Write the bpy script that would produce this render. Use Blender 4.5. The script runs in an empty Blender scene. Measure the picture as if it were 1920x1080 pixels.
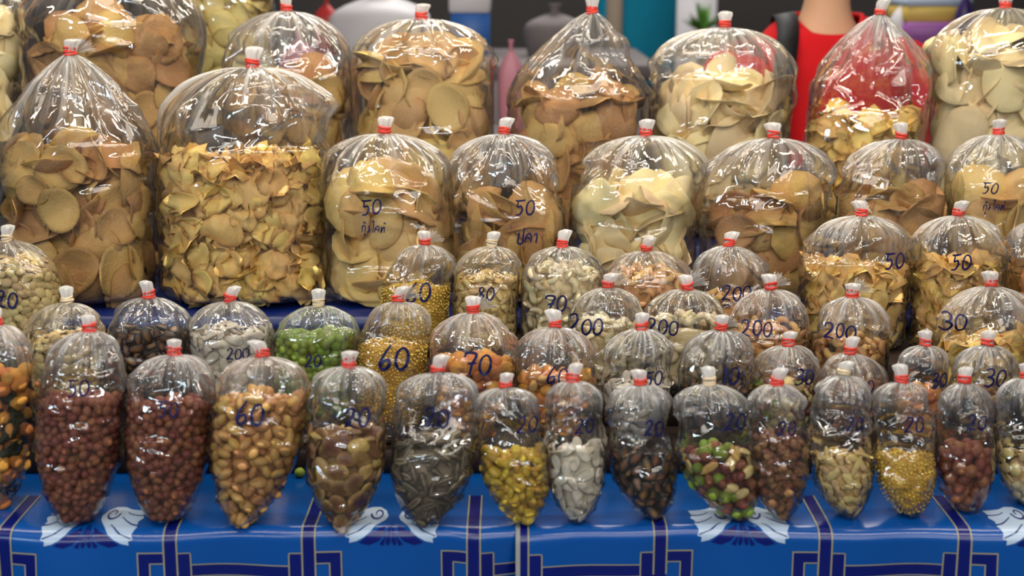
import bpy, math, random
import numpy as np
from mathutils import Vector, Matrix, Euler
from mathutils.bvhtree import BVHTree

rng = np.random.default_rng(7)
random.seed(7)
SC = bpy.context.scene
COL = SC.collection

# ------------------------------------------------------------------ camera
F = 2637.0                       # focal length in pixels of the 1920 px frame
CAM = np.array([0.0, -1.545, 0.642])
PITCH = math.radians(13.0)
cd = bpy.data.cameras.new('camera')
cam = bpy.data.objects.new('camera', cd)
COL.objects.link(cam)
cam.location = CAM
cam.rotation_euler = (math.radians(90) - PITCH, 0, 0)
cd.sensor_width = 36.0
cd.lens = F / 1920 * 36.0
cd.clip_end = 100
cd.dof.use_dof = True
cd.dof.focus_distance = 1.98
cd.dof.aperture_fstop = 4.0
SC.camera = cam

# ------------------------------------------------------------------ world and light
w = bpy.data.worlds.new('world')
SC.world = w
w.use_nodes = True
w.node_tree.nodes['Background'].inputs[0].default_value = (0.95, 0.95, 1.0, 1)
w.node_tree.nodes['Background'].inputs[1].default_value = 0.16


def area(name, loc, target, sx, sy, power, col):
    l = bpy.data.lights.new(name, 'AREA')
    l.shape = 'RECTANGLE'
    l.size, l.size_y, l.energy, l.color = sx, sy, power, col
    o = bpy.data.objects.new(name, l)
    COL.objects.link(o)
    o.location = loc
    o.rotation_euler = (Vector(target) - Vector(loc)).to_track_quat('-Z', 'Y').to_euler()
    return o


# the market hall's fluorescent tubes, its open daylit side, and added highlight and fill lamps
WARM = (1.0, 0.88, 0.70)
for x, y in ((-0.85, 0.30), (0.60, 0.35), (-0.1, 1.05)):
    area('tube_light', (x, y, 1.35), (x, y + 0.02, 0), 1.15, 0.07, 12.0, WARM)
for x, y, zt in ((-0.7, -1.0, 1.75), (0.75, -0.85, 1.7)):
    area('tube_light', (x, y, zt), (x * 0.5, 0.35, 0.1), 1.2, 0.07, 15.0, (1.0, 0.92, 0.80))
for x, y, z, p in ((-1.5, -3.2, 1.25, 17), (1.3, -3.6, 1.5, 17), (-0.2, -4.2, 1.9, 20)):
    area('added_highlight_tube', (x, y, z), (x * 0.3, 0.35, 0.2), 1.2, 0.06, p, (0.86, 0.95, 1.0))  # unseen tubes added behind the camera to give the film bright highlights
area('hall_opening', (-2.1, -2.0, 1.05), (0, 0.3, 0.12), 0.6, 0.22, 15, (0.66, 0.86, 1.0))
area('added_front_fill', (0.5, -3.1, 2.5), (0, 0.3, 0.1), 3.2, 1.0, 58, (1.0, 0.92, 0.80))  # large unseen fill lamp added behind the camera to brighten the bag fronts
area('hall_roof_light', (0.4, 3.6, 2.6), (0.4, 3.2, 0), 2.4, 1.6, 130, (1.0, 0.97, 0.92))

SC.view_settings.view_transform = 'Standard'
SC.view_settings.look = 'None'
SC.view_settings.gamma = 1.0
SC.view_settings.exposure = -0.40
SC.view_settings.use_curve_mapping = False
cy = SC.cycles
cy.max_bounces = 10
cy.diffuse_bounces = 3
cy.glossy_bounces = 2
cy.transmission_bounces = 4
cy.transparent_max_bounces = 64
cy.caustics_reflective = False
cy.caustics_refractive = False
cy.sample_clamp_indirect = 3.0
cy.use_adaptive_sampling = True
cy.adaptive_threshold = 0.02

CP, SP = math.cos(PITCH), math.sin(PITCH)


def project(p):
    d = np.asarray(p, float) - CAM
    zc = d[..., 1] * CP - d[..., 2] * SP
    yc = d[..., 1] * SP + d[..., 2] * CP
    return 960 + F * d[..., 0] / zc, 540 - F * yc / zc, zc


def ray(px, py):
    xc, yc = (px - 960) / F, (540 - py) / F
    return np.array([xc, CP + yc * SP, -SP + yc * CP])


def at_y(px, py, y):
    r = ray(px, py)
    return CAM + r * ((y - CAM[1]) / r[1])


def at_z(px, py, z):
    r = ray(px, py)
    return CAM + r * ((z - CAM[2]) / r[2])


def lin(r, g, b):
    f = lambda c: c / 12.92 if c <= 0.04045 else ((c + 0.055) / 1.055) ** 2.4
    return (f(r / 255), f(g / 255), f(b / 255), 1)


# ------------------------------------------------------------------ materials
def new_mat(name):
    m = bpy.data.materials.new(name)
    m.use_nodes = True
    nt = m.node_tree
    nt.nodes.clear()
    out = nt.nodes.new('ShaderNodeOutputMaterial')
    return m, nt, out


def N(nt, typ, **kw):
    n = nt.nodes.new(typ)
    for k, v in kw.items():
        if k.startswith('i_'):
            n.inputs[k[2:].replace('_', ' ')].default_value = v
        else:
            setattr(n, k, v)
    return n


def math_node(nt, op, a, b=None, clamp=False):
    n = nt.nodes.new('ShaderNodeMath')
    n.operation = op
    n.use_clamp = clamp
    for i, v in enumerate((a, b)):
        if v is None:
            continue
        if isinstance(v, (int, float)):
            n.inputs[i].default_value = v
        else:
            nt.links.new(v, n.inputs[i])
    return n.outputs[0]


def mix_col(nt, fac, a, b, mode='MIX'):
    n = nt.nodes.new('ShaderNodeMix')
    n.data_type = 'RGBA'
    n.blend_type = mode
    for i, v in ((0, fac), (6, a), (7, b)):
        if isinstance(v, (int, float, tuple)):
            n.inputs[i].default_value = v
        else:
            nt.links.new(v, n.inputs[i])
    return n.outputs[2]


def food(name, c1, c2, rough=0.55, vary=0.22, spec=0.35, noise=90.0, bump=0.25, sss=0.0, blotch=0.5, patch=2.3):
    """Base colour c1, second colour c2 where the mesh's 'tone' says so or in small blotches, each piece a little lighter or darker."""
    m, nt, out = new_mat(name)
    L = nt.links.new
    b = N(nt, 'ShaderNodeBsdfPrincipled')
    b.inputs['Roughness'].default_value = rough
    b.inputs['Specular IOR Level'].default_value = spec
    tone = N(nt, 'ShaderNodeAttribute', attribute_name='tone')
    geo = N(nt, 'ShaderNodeNewGeometry')
    oi = N(nt, 'ShaderNodeObjectInfo')
    tc = N(nt, 'ShaderNodeAttribute', attribute_name='grain_co')
    nz = N(nt, 'ShaderNodeTexNoise')
    nz.inputs['Scale'].default_value = patch
    nz.inputs['Detail'].default_value = 6
    nz.inputs['Roughness'].default_value = 0.62
    L(tc.outputs['Vector'], nz.inputs['Vector'])
    gz = N(nt, 'ShaderNodeTexNoise')
    gz.inputs['Scale'].default_value = 2.0 + noise * 0.16
    gz.inputs['Detail'].default_value = 4
    L(tc.outputs['Vector'], gz.inputs['Vector'])
    bl = math_node(nt, 'MULTIPLY', math_node(nt, 'SUBTRACT', nz.outputs['Fac'], 0.5), blotch * 2.2)
    f = math_node(nt, 'ADD', tone.outputs['Fac'], bl, True)
    col = mix_col(nt, f, c1, c2)
    rnd = math_node(nt, 'FRACT', math_node(nt, 'ADD', geo.outputs['Random Per Island'], oi.outputs['Random']))
    val = math_node(nt, 'ADD', math_node(nt, 'MULTIPLY', math_node(nt, 'SUBTRACT', rnd, 0.5), 2 * vary), 1.0)
    hsv = N(nt, 'ShaderNodeHueSaturation')
    L(col, hsv.inputs['Color'])
    L(val, hsv.inputs['Value'])
    L(math_node(nt, 'ADD', 0.5, math_node(nt, 'MULTIPLY', math_node(nt, 'SUBTRACT', rnd, 0.5), 0.035)), hsv.inputs['Hue'])
    L(hsv.outputs[0], b.inputs['Base Color'])
    if sss:
        b.inputs['Subsurface Weight'].default_value = sss
        b.inputs['Subsurface Radius'].default_value = (0.004, 0.002, 0.001)
    bp = N(nt, 'ShaderNodeBump')
    bp.inputs['Strength'].default_value = bump
    bp.inputs['Distance'].default_value = 0.002
    L(gz.outputs['Fac'], bp.inputs['Height'])
    L(bp.outputs[0], b.inputs['Normal'])
    L(b.outputs[0], out.inputs[0])
    return m


def plain(name, col, rough=0.5, spec=0.4, noise=0.0, scale=30.0, bump=0.0, col2=None, metal=0.0):
    m, nt, out = new_mat(name)
    L = nt.links.new
    b = N(nt, 'ShaderNodeBsdfPrincipled')
    b.inputs['Roughness'].default_value = rough
    b.inputs['Specular IOR Level'].default_value = spec
    b.inputs['Metallic'].default_value = metal
    b.inputs['Base Color'].default_value = col
    if noise or bump:
        tc = N(nt, 'ShaderNodeTexCoord')
        nz = N(nt, 'ShaderNodeTexNoise')
        nz.inputs['Scale'].default_value = scale
        nz.inputs['Detail'].default_value = 5
        L(tc.outputs['Object'], nz.inputs['Vector'])
        c2 = col2 or tuple(x * 0.55 for x in col[:3]) + (1,)
        L(mix_col(nt, math_node(nt, 'MULTIPLY', nz.outputs['Fac'], noise, True), col, c2), b.inputs['Base Color'])
        if bump:
            bp = N(nt, 'ShaderNodeBump')
            bp.inputs['Strength'].default_value = bump
            bp.inputs['Distance'].default_value = 0.003
            L(nz.outputs['Fac'], bp.inputs['Height'])
            L(bp.outputs[0], b.inputs['Normal'])
    L(b.outputs[0], out.inputs[0])
    return m


def film_mat(name, base_haze, gather_haze, rough=0.045, fres=1.0, crinkle=0.75, tint=(0.985, 0.98, 0.965, 1)):
    """Thin clear plastic sheet: see-through, mirror-like at grazing angles, whiter where the sheet is gathered in folds."""
    m, nt, out = new_mat(name)
    L = nt.links.new
    tr = N(nt, 'ShaderNodeBsdfTransparent')
    tr.inputs[0].default_value = tint
    gl = N(nt, 'ShaderNodeBsdfGlossy')
    gl.inputs['Roughness'].default_value = rough
    fr = N(nt, 'ShaderNodeFresnel')
    fr.inputs['IOR'].default_value = 1.45
    at = N(nt, 'ShaderNodeAttribute', attribute_name='gather')
    fc = N(nt, 'ShaderNodeAttribute', attribute_name='fold_co')
    # fine pleats that run down from the knot
    mp = N(nt, 'ShaderNodeMapping')
    mp.inputs['Scale'].default_value = (9.0, 9.0, 1.1)
    L(fc.outputs['Vector'], mp.inputs['Vector'])
    st = N(nt, 'ShaderNodeTexNoise')
    st.inputs['Scale'].default_value = 1.0
    st.inputs['Detail'].default_value = 3
    L(mp.outputs[0], st.inputs['Vector'])
    # flat facets of the crumpled sheet
    m3 = N(nt, 'ShaderNodeMapping')
    m3.inputs['Scale'].default_value = (1.35, 1.35, 2.1)
    m3.inputs['Rotation'].default_value = (0.3, 0.5, 0.4)
    L(fc.outputs['Vector'], m3.inputs['Vector'])
    vo = N(nt, 'ShaderNodeTexVoronoi', distance='MANHATTAN')
    vo.inputs['Scale'].default_value = 1.0
    L(m3.outputs[0], vo.inputs['Vector'])
    hgt = math_node(nt, 'ADD', math_node(nt, 'MULTIPLY', st.outputs['Fac'], math_node(nt, 'ADD', math_node(nt, 'MULTIPLY', at.outputs['Fac'], 1.5), 0.05)), math_node(nt, 'MULTIPLY', vo.outputs['Distance'], 0.85))
    bp = N(nt, 'ShaderNodeBump')
    bp.inputs['Strength'].default_value = crinkle
    bp.inputs['Distance'].default_value = 0.006
    L(hgt, bp.inputs['Height'])
    L(bp.outputs[0], gl.inputs['Normal'])
    L(bp.outputs[0], fr.inputs['Normal'])
    streak = math_node(nt, 'POWER', math_node(nt, 'MULTIPLY', st.outputs['Fac'], 1.62, True), 5.5)
    f = math_node(nt, 'MULTIPLY', math_node(nt, 'POWER', fr.outputs[0], 0.85), fres, True)
    f = math_node(nt, 'MINIMUM', f, 0.8)
    mx = N(nt, 'ShaderNodeMixShader')
    L(f, mx.inputs[0]); L(tr.outputs[0], mx.inputs[1]); L(gl.outputs[0], mx.inputs[2])
    df = N(nt, 'ShaderNodeBsdfDiffuse'); df.inputs[0].default_value = (0.93, 0.93, 0.93, 1)
    tl = N(nt, 'ShaderNodeBsdfTranslucent'); tl.inputs[0].default_value = (0.93, 0.93, 0.93, 1)
    wm = N(nt, 'ShaderNodeMixShader'); wm.inputs[0].default_value = 0.45
    L(df.outputs[0], wm.inputs[1]); L(tl.outputs[0], wm.inputs[2])
    h = math_node(nt, 'ADD', math_node(nt, 'MULTIPLY', math_node(nt, 'MULTIPLY', at.outputs['Fac'], math_node(nt, 'ADD', streak, 0.05)), gather_haze), base_haze, True)
    m2 = N(nt, 'ShaderNodeMixShader')
    L(h, m2.inputs[0]); L(mx.outputs[0], m2.inputs[1]); L(wm.outputs[0], m2.inputs[2])
    L(m2.outputs[0], out.inputs[0])
    return m


FILM = film_mat('clear_film', 0.004, 0.85, fres=1.8)
TUFT = film_mat('gathered_film', 0.62, 0.2, rough=0.15)
BAND_RED = plain('rubber_red', lin(214, 62, 48), 0.42, 0.5)
BAND_CREAM = plain('rubber_cream', lin(222, 200, 165), 0.45, 0.5)
INK = plain('marker_ink', lin(12, 14, 74), 0.5, 0.3)

FOOD = dict(
    fish_cracker=food('fish_cracker', lin(212, 170, 112), lin(172, 122, 64), 0.75, 0.15, 0.15, 45, 0.9, 0.0, 0.45),
    prawn_cracker=food('prawn_cracker', lin(232, 196, 134), lin(204, 154, 84), 0.68, 0.10, 0.2, 40, 0.5, 0.0, 0.35),
    pale_cracker=food('pale_cracker', lin(250, 228, 180), lin(240, 202, 130), 0.6, 0.07, 0.25, 25, 0.35, 0.0, 0.45),
    potato_chip=food('potato_chip', lin(248, 212, 132), lin(222, 154, 70), 0.55, 0.14, 0.35, 40, 0.4, 0.0, 0.5),
    orange_chip=food('orange_chip', lin(222, 160, 92), lin(190, 112, 56), 0.5, 0.14, 0.35, 40, 0.4, 0.0, 0.5),
    banana_chip=food('banana_chip', lin(236, 216, 152), lin(206, 172, 92), 0.55, 0.1, 0.3, 40, 0.3, 0.0, 0.5),
    cashew_nut=food('cashew_nut', lin(233, 216, 176), lin(206, 180, 130), 0.45, 0.1, 0.4, 120, 0.15, 0.0, 0.35),
    roasted_cashew=food('roasted_cashew', lin(222, 172, 112), lin(188, 126, 66), 0.42, 0.12, 0.45, 120, 0.15, 0.0, 0.5),
    red_peanut=food('red_peanut', lin(142, 78, 54), lin(98, 46, 32), 0.42, 0.25, 0.5, 160, 0.25, 0.0, 0.5),
    golden_peanut=food('golden_peanut', lin(216, 164, 96), lin(182, 122, 58), 0.42, 0.15, 0.45, 140, 0.15, 0.0, 0.5),
    split_peanut=food('split_peanut', lin(226, 198, 138), lin(196, 158, 88), 0.48, 0.14, 0.4, 140, 0.15, 0.0, 0.4),
    coated_peanut=food('coated_peanut', lin(224, 150, 66), lin(190, 104, 36), 0.5, 0.15, 0.4, 160, 0.4, 0.0, 0.6),
    broad_bean=food('broad_bean', lin(206, 168, 100), lin(122, 76, 46), 0.38, 0.25, 0.5, 110, 0.2, 0.0, 0.35),
    sunflower_seed=food('sunflower_seed', lin(66, 60, 54), lin(196, 176, 146), 0.5, 0.3, 0.4, 150, 0.2, 0.0, 0.25),
    yellow_bean=food('yellow_bean', lin(214, 176, 62), lin(180, 138, 40), 0.42, 0.15, 0.45, 130, 0.15, 0.0, 0.5),
    pumpkin_seed=food('pumpkin_seed', lin(226, 216, 200), lin(196, 182, 160), 0.5, 0.08, 0.35, 120, 0.15, 0.0, 0.3),
    watermelon_seed=food('watermelon_seed', lin(34, 28, 24), lin(176, 122, 76), 0.34, 0.25, 0.5, 110, 0.15, 0.0, 0.15),
    green_pea=food('green_pea', lin(130, 152, 50), lin(84, 112, 32), 0.42, 0.18, 0.45, 140, 0.2, 0.0, 0.5),
    caramel_peanut=food('caramel_peanut', lin(146, 86, 52), lin(214, 170, 122), 0.28, 0.2, 0.7, 60, 0.9, 0.0, 1.1, 9.0),
    melon_seed=food('melon_seed', lin(232, 202, 140), lin(206, 164, 92), 0.48, 0.12, 0.4, 120, 0.15, 0.0, 0.4),
    mung_bean=food('mung_bean', lin(232, 194, 86), lin(206, 158, 52), 0.48, 0.14, 0.4, 160, 0.1, 0.0, 0.4),
    herb_leaf=food('herb_leaf', lin(38, 44, 22), lin(62, 66, 30), 0.45, 0.3, 0.4, 120, 0.4, 0.0, 0.5),
    bean_stick=food('bean_stick', lin(222, 182, 104), lin(196, 150, 74), 0.5, 0.15, 0.4, 100, 0.3, 0.0, 0.4),
)


# ------------------------------------------------------------------ mesh helpers
def build_mesh(name, v, faces, mat=None, smooth=True, attrs=None):
    """faces: (n,3) or (n,4) integer array, or a list of such arrays."""
    fl = faces if isinstance(faces, list) else [faces]
    fl = [np.asarray(f, np.int32) for f in fl if len(f)]
    me = bpy.data.meshes.new(name)
    v = np.asarray(v, np.float32)
    me.vertices.add(len(v))
    me.vertices.foreach_set('co', v.ravel())
    loops = np.concatenate([f.ravel() for f in fl])
    tot = np.concatenate([np.full(len(f), f.shape[1], np.int32) for f in fl])
    me.loops.add(len(loops))
    me.loops.foreach_set('vertex_index', loops)
    me.polygons.add(len(tot))
    me.polygons.foreach_set('loop_start', np.concatenate([[0], np.cumsum(tot)[:-1]]).astype(np.int32))
    me.polygons.foreach_set('loop_total', tot)
    if smooth:
        me.polygons.foreach_set('use_smooth', np.ones(len(tot), bool))
    me.update(calc_edges=True)
    for k, a in (attrs or {}).items():
        a = np.asarray(a, np.float32)
        if a.ndim == 2:
            me.attributes.new(k, 'FLOAT_VECTOR', 'POINT').data.foreach_set('vector', a.ravel())
        else:
            me.attributes.new(k, 'FLOAT', 'POINT').data.foreach_set('value', a)
    if mat:
        me.materials.append(mat)
    me.validate()
    return me


def link(name, me, parent=None, loc=None):
    o = bpy.data.objects.new(name, me)
    COL.objects.link(o)
    if parent:
        o.parent = parent
    if loc is not None:
        o.location = loc
    return o


def tag(o, label=None, cat=None, group=None, kind=None):
    for k, x in (('label', label), ('category', cat), ('group', group), ('kind', kind)):
        if x:
            o[k] = x
    return o


def grid_faces(nu, nv, wrap=True):
    """quads over nv rows of nu points, row-major, wrapping around u."""
    i = np.arange(nu if wrap else nu - 1)
    j = np.arange(nv - 1)
    I, J = np.meshgrid(i, j)
    I2 = (I + 1) % nu
    return np.stack([J * nu + I, J * nu + I2, (J + 1) * nu + I2, (J + 1) * nu + I], -1).reshape(-1, 4)


class MB:
    """collects boxes, tubes and patches for one mesh"""

    def __init__(s):
        s.v, s.q, s.t, s.n = [], [], [], 0

    def add(s, v, q=None, t=None):
        s.v.append(np.asarray(v, float))
        if q is not None and len(q):
            s.q.append(np.asarray(q) + s.n)
        if t is not None and len(t):
            s.t.append(np.asarray(t) + s.n)
        s.n += len(v)
        return s

    def box(s, lo, hi, ch=0.0):
        lo, hi = np.array(lo, float), np.array(hi, float)
        if ch <= 0:
            v = np.array([[x, y, z] for z in (0, 1) for y in (0, 1) for x in (0, 1)])
            return s.add(lo + v * (hi - lo), [[0, 2, 3, 1], [4, 5, 7, 6], [0, 1, 5, 4], [2, 6, 7, 3], [0, 4, 6, 2], [1, 3, 7, 5]])
        rows = []
        for z, k in ((lo[2], ch), (lo[2] + ch, 0), (hi[2] - ch, 0), (hi[2], ch)):
            x0, x1, y0, y1 = lo[0] + k, hi[0] - k, lo[1] + k, hi[1] - k
            c = ch
            rows.append([[x0 + c, y0, z], [x1 - c, y0, z], [x1, y0 + c, z], [x1, y1 - c, z], [x1 - c, y1, z], [x0 + c, y1, z], [x0, y1 - c, z], [x0, y0 + c, z]])
        v = np.array(rows).reshape(-1, 3)
        q = grid_faces(8, 4)
        caps = [[0, 7, 6, 5], [0, 5, 4, 1], [1, 4, 3, 2], [24, 25, 28, 29], [24, 29, 30, 31], [25, 26, 27, 28]]
        return s.add(v, np.concatenate([q, np.array(caps)]))

    def tube(s, pts, rad, n=8, cap=True):
        pts = np.asarray(pts, float)
        rad = np.broadcast_to(np.asarray(rad, float), (len(pts),))
        t = np.gradient(pts, axis=0)
        t /= np.linalg.norm(t, axis=1)[:, None] + 1e-12
        a = np.array([0, 0, 1.0]) if abs(t[0][2]) < 0.9 else np.array([1.0, 0, 0])
        rows = []
        for p, d, r in zip(pts, t, rad):
            u = np.cross(d, a); u /= np.linalg.norm(u) + 1e-12
            wv = np.cross(u, d)
            a = wv
            th = np.linspace(0, 2 * math.pi, n, endpoint=False)
            rows.append(p + r * (np.cos(th)[:, None] * u + np.sin(th)[:, None] * wv))
        v = np.concatenate(rows)
        q = grid_faces(n, len(pts))
        t3 = []
        if cap:
            v = np.concatenate([v, pts[:1], pts[-1:]])
            k = len(pts) * n
            t3 = [[k, (i + 1) % n, i] for i in range(n)] + [[k + 1, k - n + i, k - n + (i + 1) % n] for i in range(n)]
        return s.add(v, q, t3)

    def lathe(s, prof, n=20, c=(0, 0, 0), sx=1.0, sy=1.0):
        th = np.linspace(0, 2 * math.pi, n, endpoint=False)
        v = np.concatenate([np.stack([c[0] + sx * r * np.cos(th), c[1] + sy * r * np.sin(th), np.full(n, c[2] + z)], 1) for r, z in prof])
        return s.add(v, grid_faces(n, len(prof)))

    def mesh(s, name, mat, smooth=True, attrs=None):
        fl = []
        if s.q: fl.append(np.concatenate(s.q))
        if s.t: fl.append(np.concatenate(s.t))
        return build_mesh(name, np.concatenate(s.v), fl, mat, smooth, attrs)

    def obj(s, name, mat, parent=None, smooth=True):
        return link(name, s.mesh(name, mat, smooth), parent)


# ------------------------------------------------------------------ snack pieces (prototype meshes)
def ellipsoid(nu=10, nv=7):
    th = np.linspace(0, 2 * math.pi, nu, endpoint=False)
    ph = np.linspace(-math.pi / 2, math.pi / 2, nv)[1:-1]
    v = np.concatenate([np.stack([np.full(nu, math.sin(p)), math.cos(p) * np.cos(th), math.cos(p) * np.sin(th)], 1) for p in ph])
    k = len(v)
    v = np.concatenate([v, [[-1, 0, 0], [1, 0, 0]]])
    q = grid_faces(nu, nv - 2)
    t = np.concatenate([q[:, [0, 1, 2]], q[:, [0, 2, 3]],
                        np.array([[k, (i + 1) % nu, i] for i in range(nu)]),
                        np.array([[k + 1, k - nu + i, k - nu + (i + 1) % nu] for i in range(nu)])])
    return v, t


def wob(v, amp, fr, seed):
    r = np.random.default_rng(seed)
    d = np.zeros(len(v))
    for _ in range(4):
        k = r.normal(size=3) * fr
        d += np.sin(v @ k + r.uniform(0, 6.28))
    return v * (1 + amp * d[:, None] / 2)


def disc(nu, nr, seed, elong=1.0, outline=0.06, bowl=0.2, saddle=0.15, wave=0.05, thick=0.05, warp=0.0):
    """a curved thin round of dough: radius 1, upper and lower skin and a rim"""
    r = np.random.default_rng(seed)
    th = np.linspace(0, 2 * math.pi, nu, endpoint=False)
    out = 1 + sum(outline / k * np.cos(k * th + r.uniform(0, 6.28)) * r.uniform(0.5, 1.3) for k in (2, 3, 4, 5, 7))
    pv = [np.zeros((1, 2))]
    rad = np.linspace(0, 1, nr + 1)[1:]
    for q in rad:
        pv.append(np.stack([np.cos(th) * q * out * elong, np.sin(th) * q * out], 1))
    p = np.concatenate(pv)
    rr = np.concatenate([[0], np.repeat(rad, nu)])
    tt = np.concatenate([[0], np.tile(th, nr)])
    a1, a2, a3 = r.uniform(0, 6.28, 3)
    z = bowl * rr ** 2 + saddle * rr ** 2 * np.cos(2 * tt + a1) + wave * rr ** 3 * np.cos(3 * tt + a2) + wave * 0.7 * rr ** 3 * np.cos(5 * tt + a3)
    if warp:
        for _ in range(3):
            k = r.normal(size=2) * 3.2
            z = z + warp * np.sin(p @ k + r.uniform(0, 6.28))
    up = np.concatenate([p, (z + thick * (1 - 0.5 * rr ** 6))[:, None]], 1)
    dn = np.concatenate([p * 0.985, (z - thick * (1 - 0.5 * rr ** 6))[:, None]], 1)
    n = len(p)
    v = np.concatenate([up, dn])
    t = []
    for i in range(nu):
        i2 = (i + 1) % nu
        t.append([0, 1 + i, 1 + i2])
        t.append([n, n + 1 + i2, n + 1 + i])
        for k in range(nr - 1):
            a, b = 1 + k * nu, 1 + (k + 1) * nu
            t += [[a + i, b + i, b + i2], [a + i, b + i2, a + i2], [n + a + i, n + b + i2, n + b + i], [n + a + i, n + a + i2, n + b + i2]]
        a = 1 + (nr - 1) * nu
        t += [[a + i, n + a + i, n + a + i2], [a + i, n + a + i2, a + i2]]
    v[:, 2] -= v[:, 2].mean()
    tone = np.concatenate([rr, rr])
    return v, np.array(t), np.clip((tone - 0.72) * 2.2, 0, 1) * 0.6


def make_piece(kind, seed, lo=False):
    """(vertices with half-length 1, triangles, tone)"""
    r = np.random.default_rng(seed * 77 + 5)
    u = lambda a, b: r.uniform(a, b)
    if kind in ('fish_cracker', 'prawn_cracker'):
        sm = kind == 'prawn_cracker'
        v, t, tone = disc(12 if lo else 22, 3 if lo else 5, seed, u(1.0, 1.25), 0.04 if sm else 0.07, u(0.16, 0.46), u(0.05, 0.25) if not sm else u(0.02, .14), 0.03 if sm else 0.07, 0.055 if sm else 0.05)
        return v / 1.12, t, tone
    if kind == 'pale_cracker':
        v, t, tone = disc(12 if lo else 22, 3 if lo else 5, seed, u(1.0, 1.45), 0.08, u(0.1, 0.4), u(0.1, 0.35), 0.08, 0.03)
        return v / 1.2, t, tone * 0.4
    if kind in ('potato_chip', 'orange_chip'):
        v, t, tone = disc(10 if lo else 16, 3 if lo else 5, seed, u(1.0, 1.4), 0.22, u(0.05, 0.45), u(0.15, 0.5), 0.18, 0.02, 0.16)
        return v / 1.2, t, tone
    if kind == 'banana_chip':
        v, t, tone = disc(12 if lo else 18, 3 if lo else 4, seed, u(1.0, 1.3), 0.05, u(0.1, 0.3), u(0.05, 0.3), 0.08, 0.035)
        return v / 1.1, t, tone
    if kind == 'herb_leaf':
        v, t, tone = disc(10 if lo else 14, 3, seed, u(1.2, 1.7), 0.15, 0.1, 0.3, 0.2, 0.02, 0.15)
        return v / 1.4, t, tone
    if kind in ('cashew_nut', 'roasted_cashew'):
        n, m = (8, 6) if lo else (11, 9)
        arc = u(2.6, 3.5)
        R = 0.62
        s = np.linspace(0, 1, n)
        ang = (s - 0.5) * arc
        rad = 0.36 * np.clip(np.sin(np.clip(s * 0.94 + 0.03, 0, 1) * math.pi), 0.0, 1) ** 0.42 * (1.12 - 0.35 * s)
        ce = np.stack([R * np.sin(ang), R * np.cos(ang) - R * 0.55, np.zeros(n)], 1)
        nrm = np.stack([np.sin(ang), np.cos(ang), np.zeros(n)], 1)
        th = np.linspace(0, 2 * math.pi, m, endpoint=False)
        v = (ce[:, None, :] + rad[:, None, None] * (np.cos(th)[None, :, None] * nrm[:, None, :] + 0.92 * np.sin(th)[None, :, None] * np.array([0, 0, 1.0]))).reshape(-1, 3)
        q = grid_faces(m, n)
        k = len(v)
        v = np.concatenate([v, ce[:1] - 0.05 * np.array([[math.cos(ang[0]), -math.sin(ang[0]), 0]]), ce[-1:]])
        t = np.concatenate([q[:, [0, 1, 2]], q[:, [0, 2, 3]], [[k, (i + 1) % m, i] for i in range(m)], [[k + 1, k - m + i, k - m + (i + 1) % m] for i in range(m)]])
        return wob(v, 0.03, 2, seed), t, np.zeros(len(v))
    if kind in ('red_peanut', 'golden_peanut', 'yellow_bean'):
        v, t = ellipsoid(8 if lo else 10, 6 if lo else 8)
        if kind == 'red_peanut':
            v = v * np.array([1, u(0.74, 0.9), u(0.72, 0.86)])
        elif kind == 'golden_peanut':
            v = v * np.array([1, u(0.56, 0.68), u(0.5, 0.62)])
        else:
            v = v * np.array([1, u(0.72, 0.85), u(0.5, 0.65)])
        v[:, 1:] *= (1 - 0.16 * v[:, :1])
        tone = np.clip(v[:, 0] - 0.5, 0, 1)
        return wob(v, 0.05, 2.0, seed), t, tone
    if kind in ('split_peanut',):
        v, t = ellipsoid(8 if lo else 10, 6 if lo else 8)
        v = v * np.array([1, u(0.6, 0.75), 0.4])
        v[:, 2] = np.where(v[:, 2] < 0, v[:, 2] * 0.25, v[:, 2])
        return wob(v, 0.05, 2, seed), t, np.clip(-v[:, 2] * 3, 0, 1) * 0.5
    if kind == 'broad_bean':
        v, t = ellipsoid(10, 7 if lo else 9)
        v = v * np.array([1, u(0.66, 0.8), u(0.28, 0.36)])
        v[:, 2] = np.where(v[:, 2] < 0, v[:, 2] * 0.35, v[:, 2])
        tone = np.clip(v[:, 2] * 3.2, 0, 1) if seed % 3 else np.zeros(len(v)) + (seed % 2) * 0.8
        v[:, 2] += 0.18 * v[:, 0] ** 2
        return wob(v, 0.06, 2, seed), t, tone
    if kind in ('pumpkin_seed', 'watermelon_seed', 'melon_seed'):
        v, t = ellipsoid(8 if lo else 12, 7 if lo else 9)
        wy, wz = dict(pumpkin_seed=(0.52, 0.13), watermelon_seed=(0.6, 0.22), melon_seed=(0.52, 0.2))[kind]
        rho = np.sqrt((v[:, 0] * 0.8) ** 2 + v[:, 1] ** 2)
        tone = np.clip(1.12 - rho * 1.6, 0, 0.95) if kind == 'watermelon_seed' else np.clip((rho - 0.75) * 2, 0, 0.6)
        v = v * np.array([1, wy, wz])
        v[:, 1] *= (1 - 0.28 * v[:, 0])
        v[:, 2] += 0.08 * v[:, 0] ** 2 * u(-1, 1)
        return wob(v, 0.02, 2, seed), t, tone
    if kind == 'sunflower_seed':
        v, t = ellipsoid(10, 7 if lo else 8)
        an = np.arctan2(v[:, 2], v[:, 1])
        tone = (np.cos(an * 5) > 0.2) * (0.95 if seed % 3 == 0 else 0.42)
        v = v * np.array([1, 0.36, 0.26])
        v[:, 1:] *= (1 - 0.3 * v[:, :1])
        return v, t, tone
    if kind == 'green_pea':
        v, t = ellipsoid(9 if lo else 12, 7 if lo else 9)
        return wob(v, 0.035, 2.5, seed), t, np.zeros(len(v))
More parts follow.
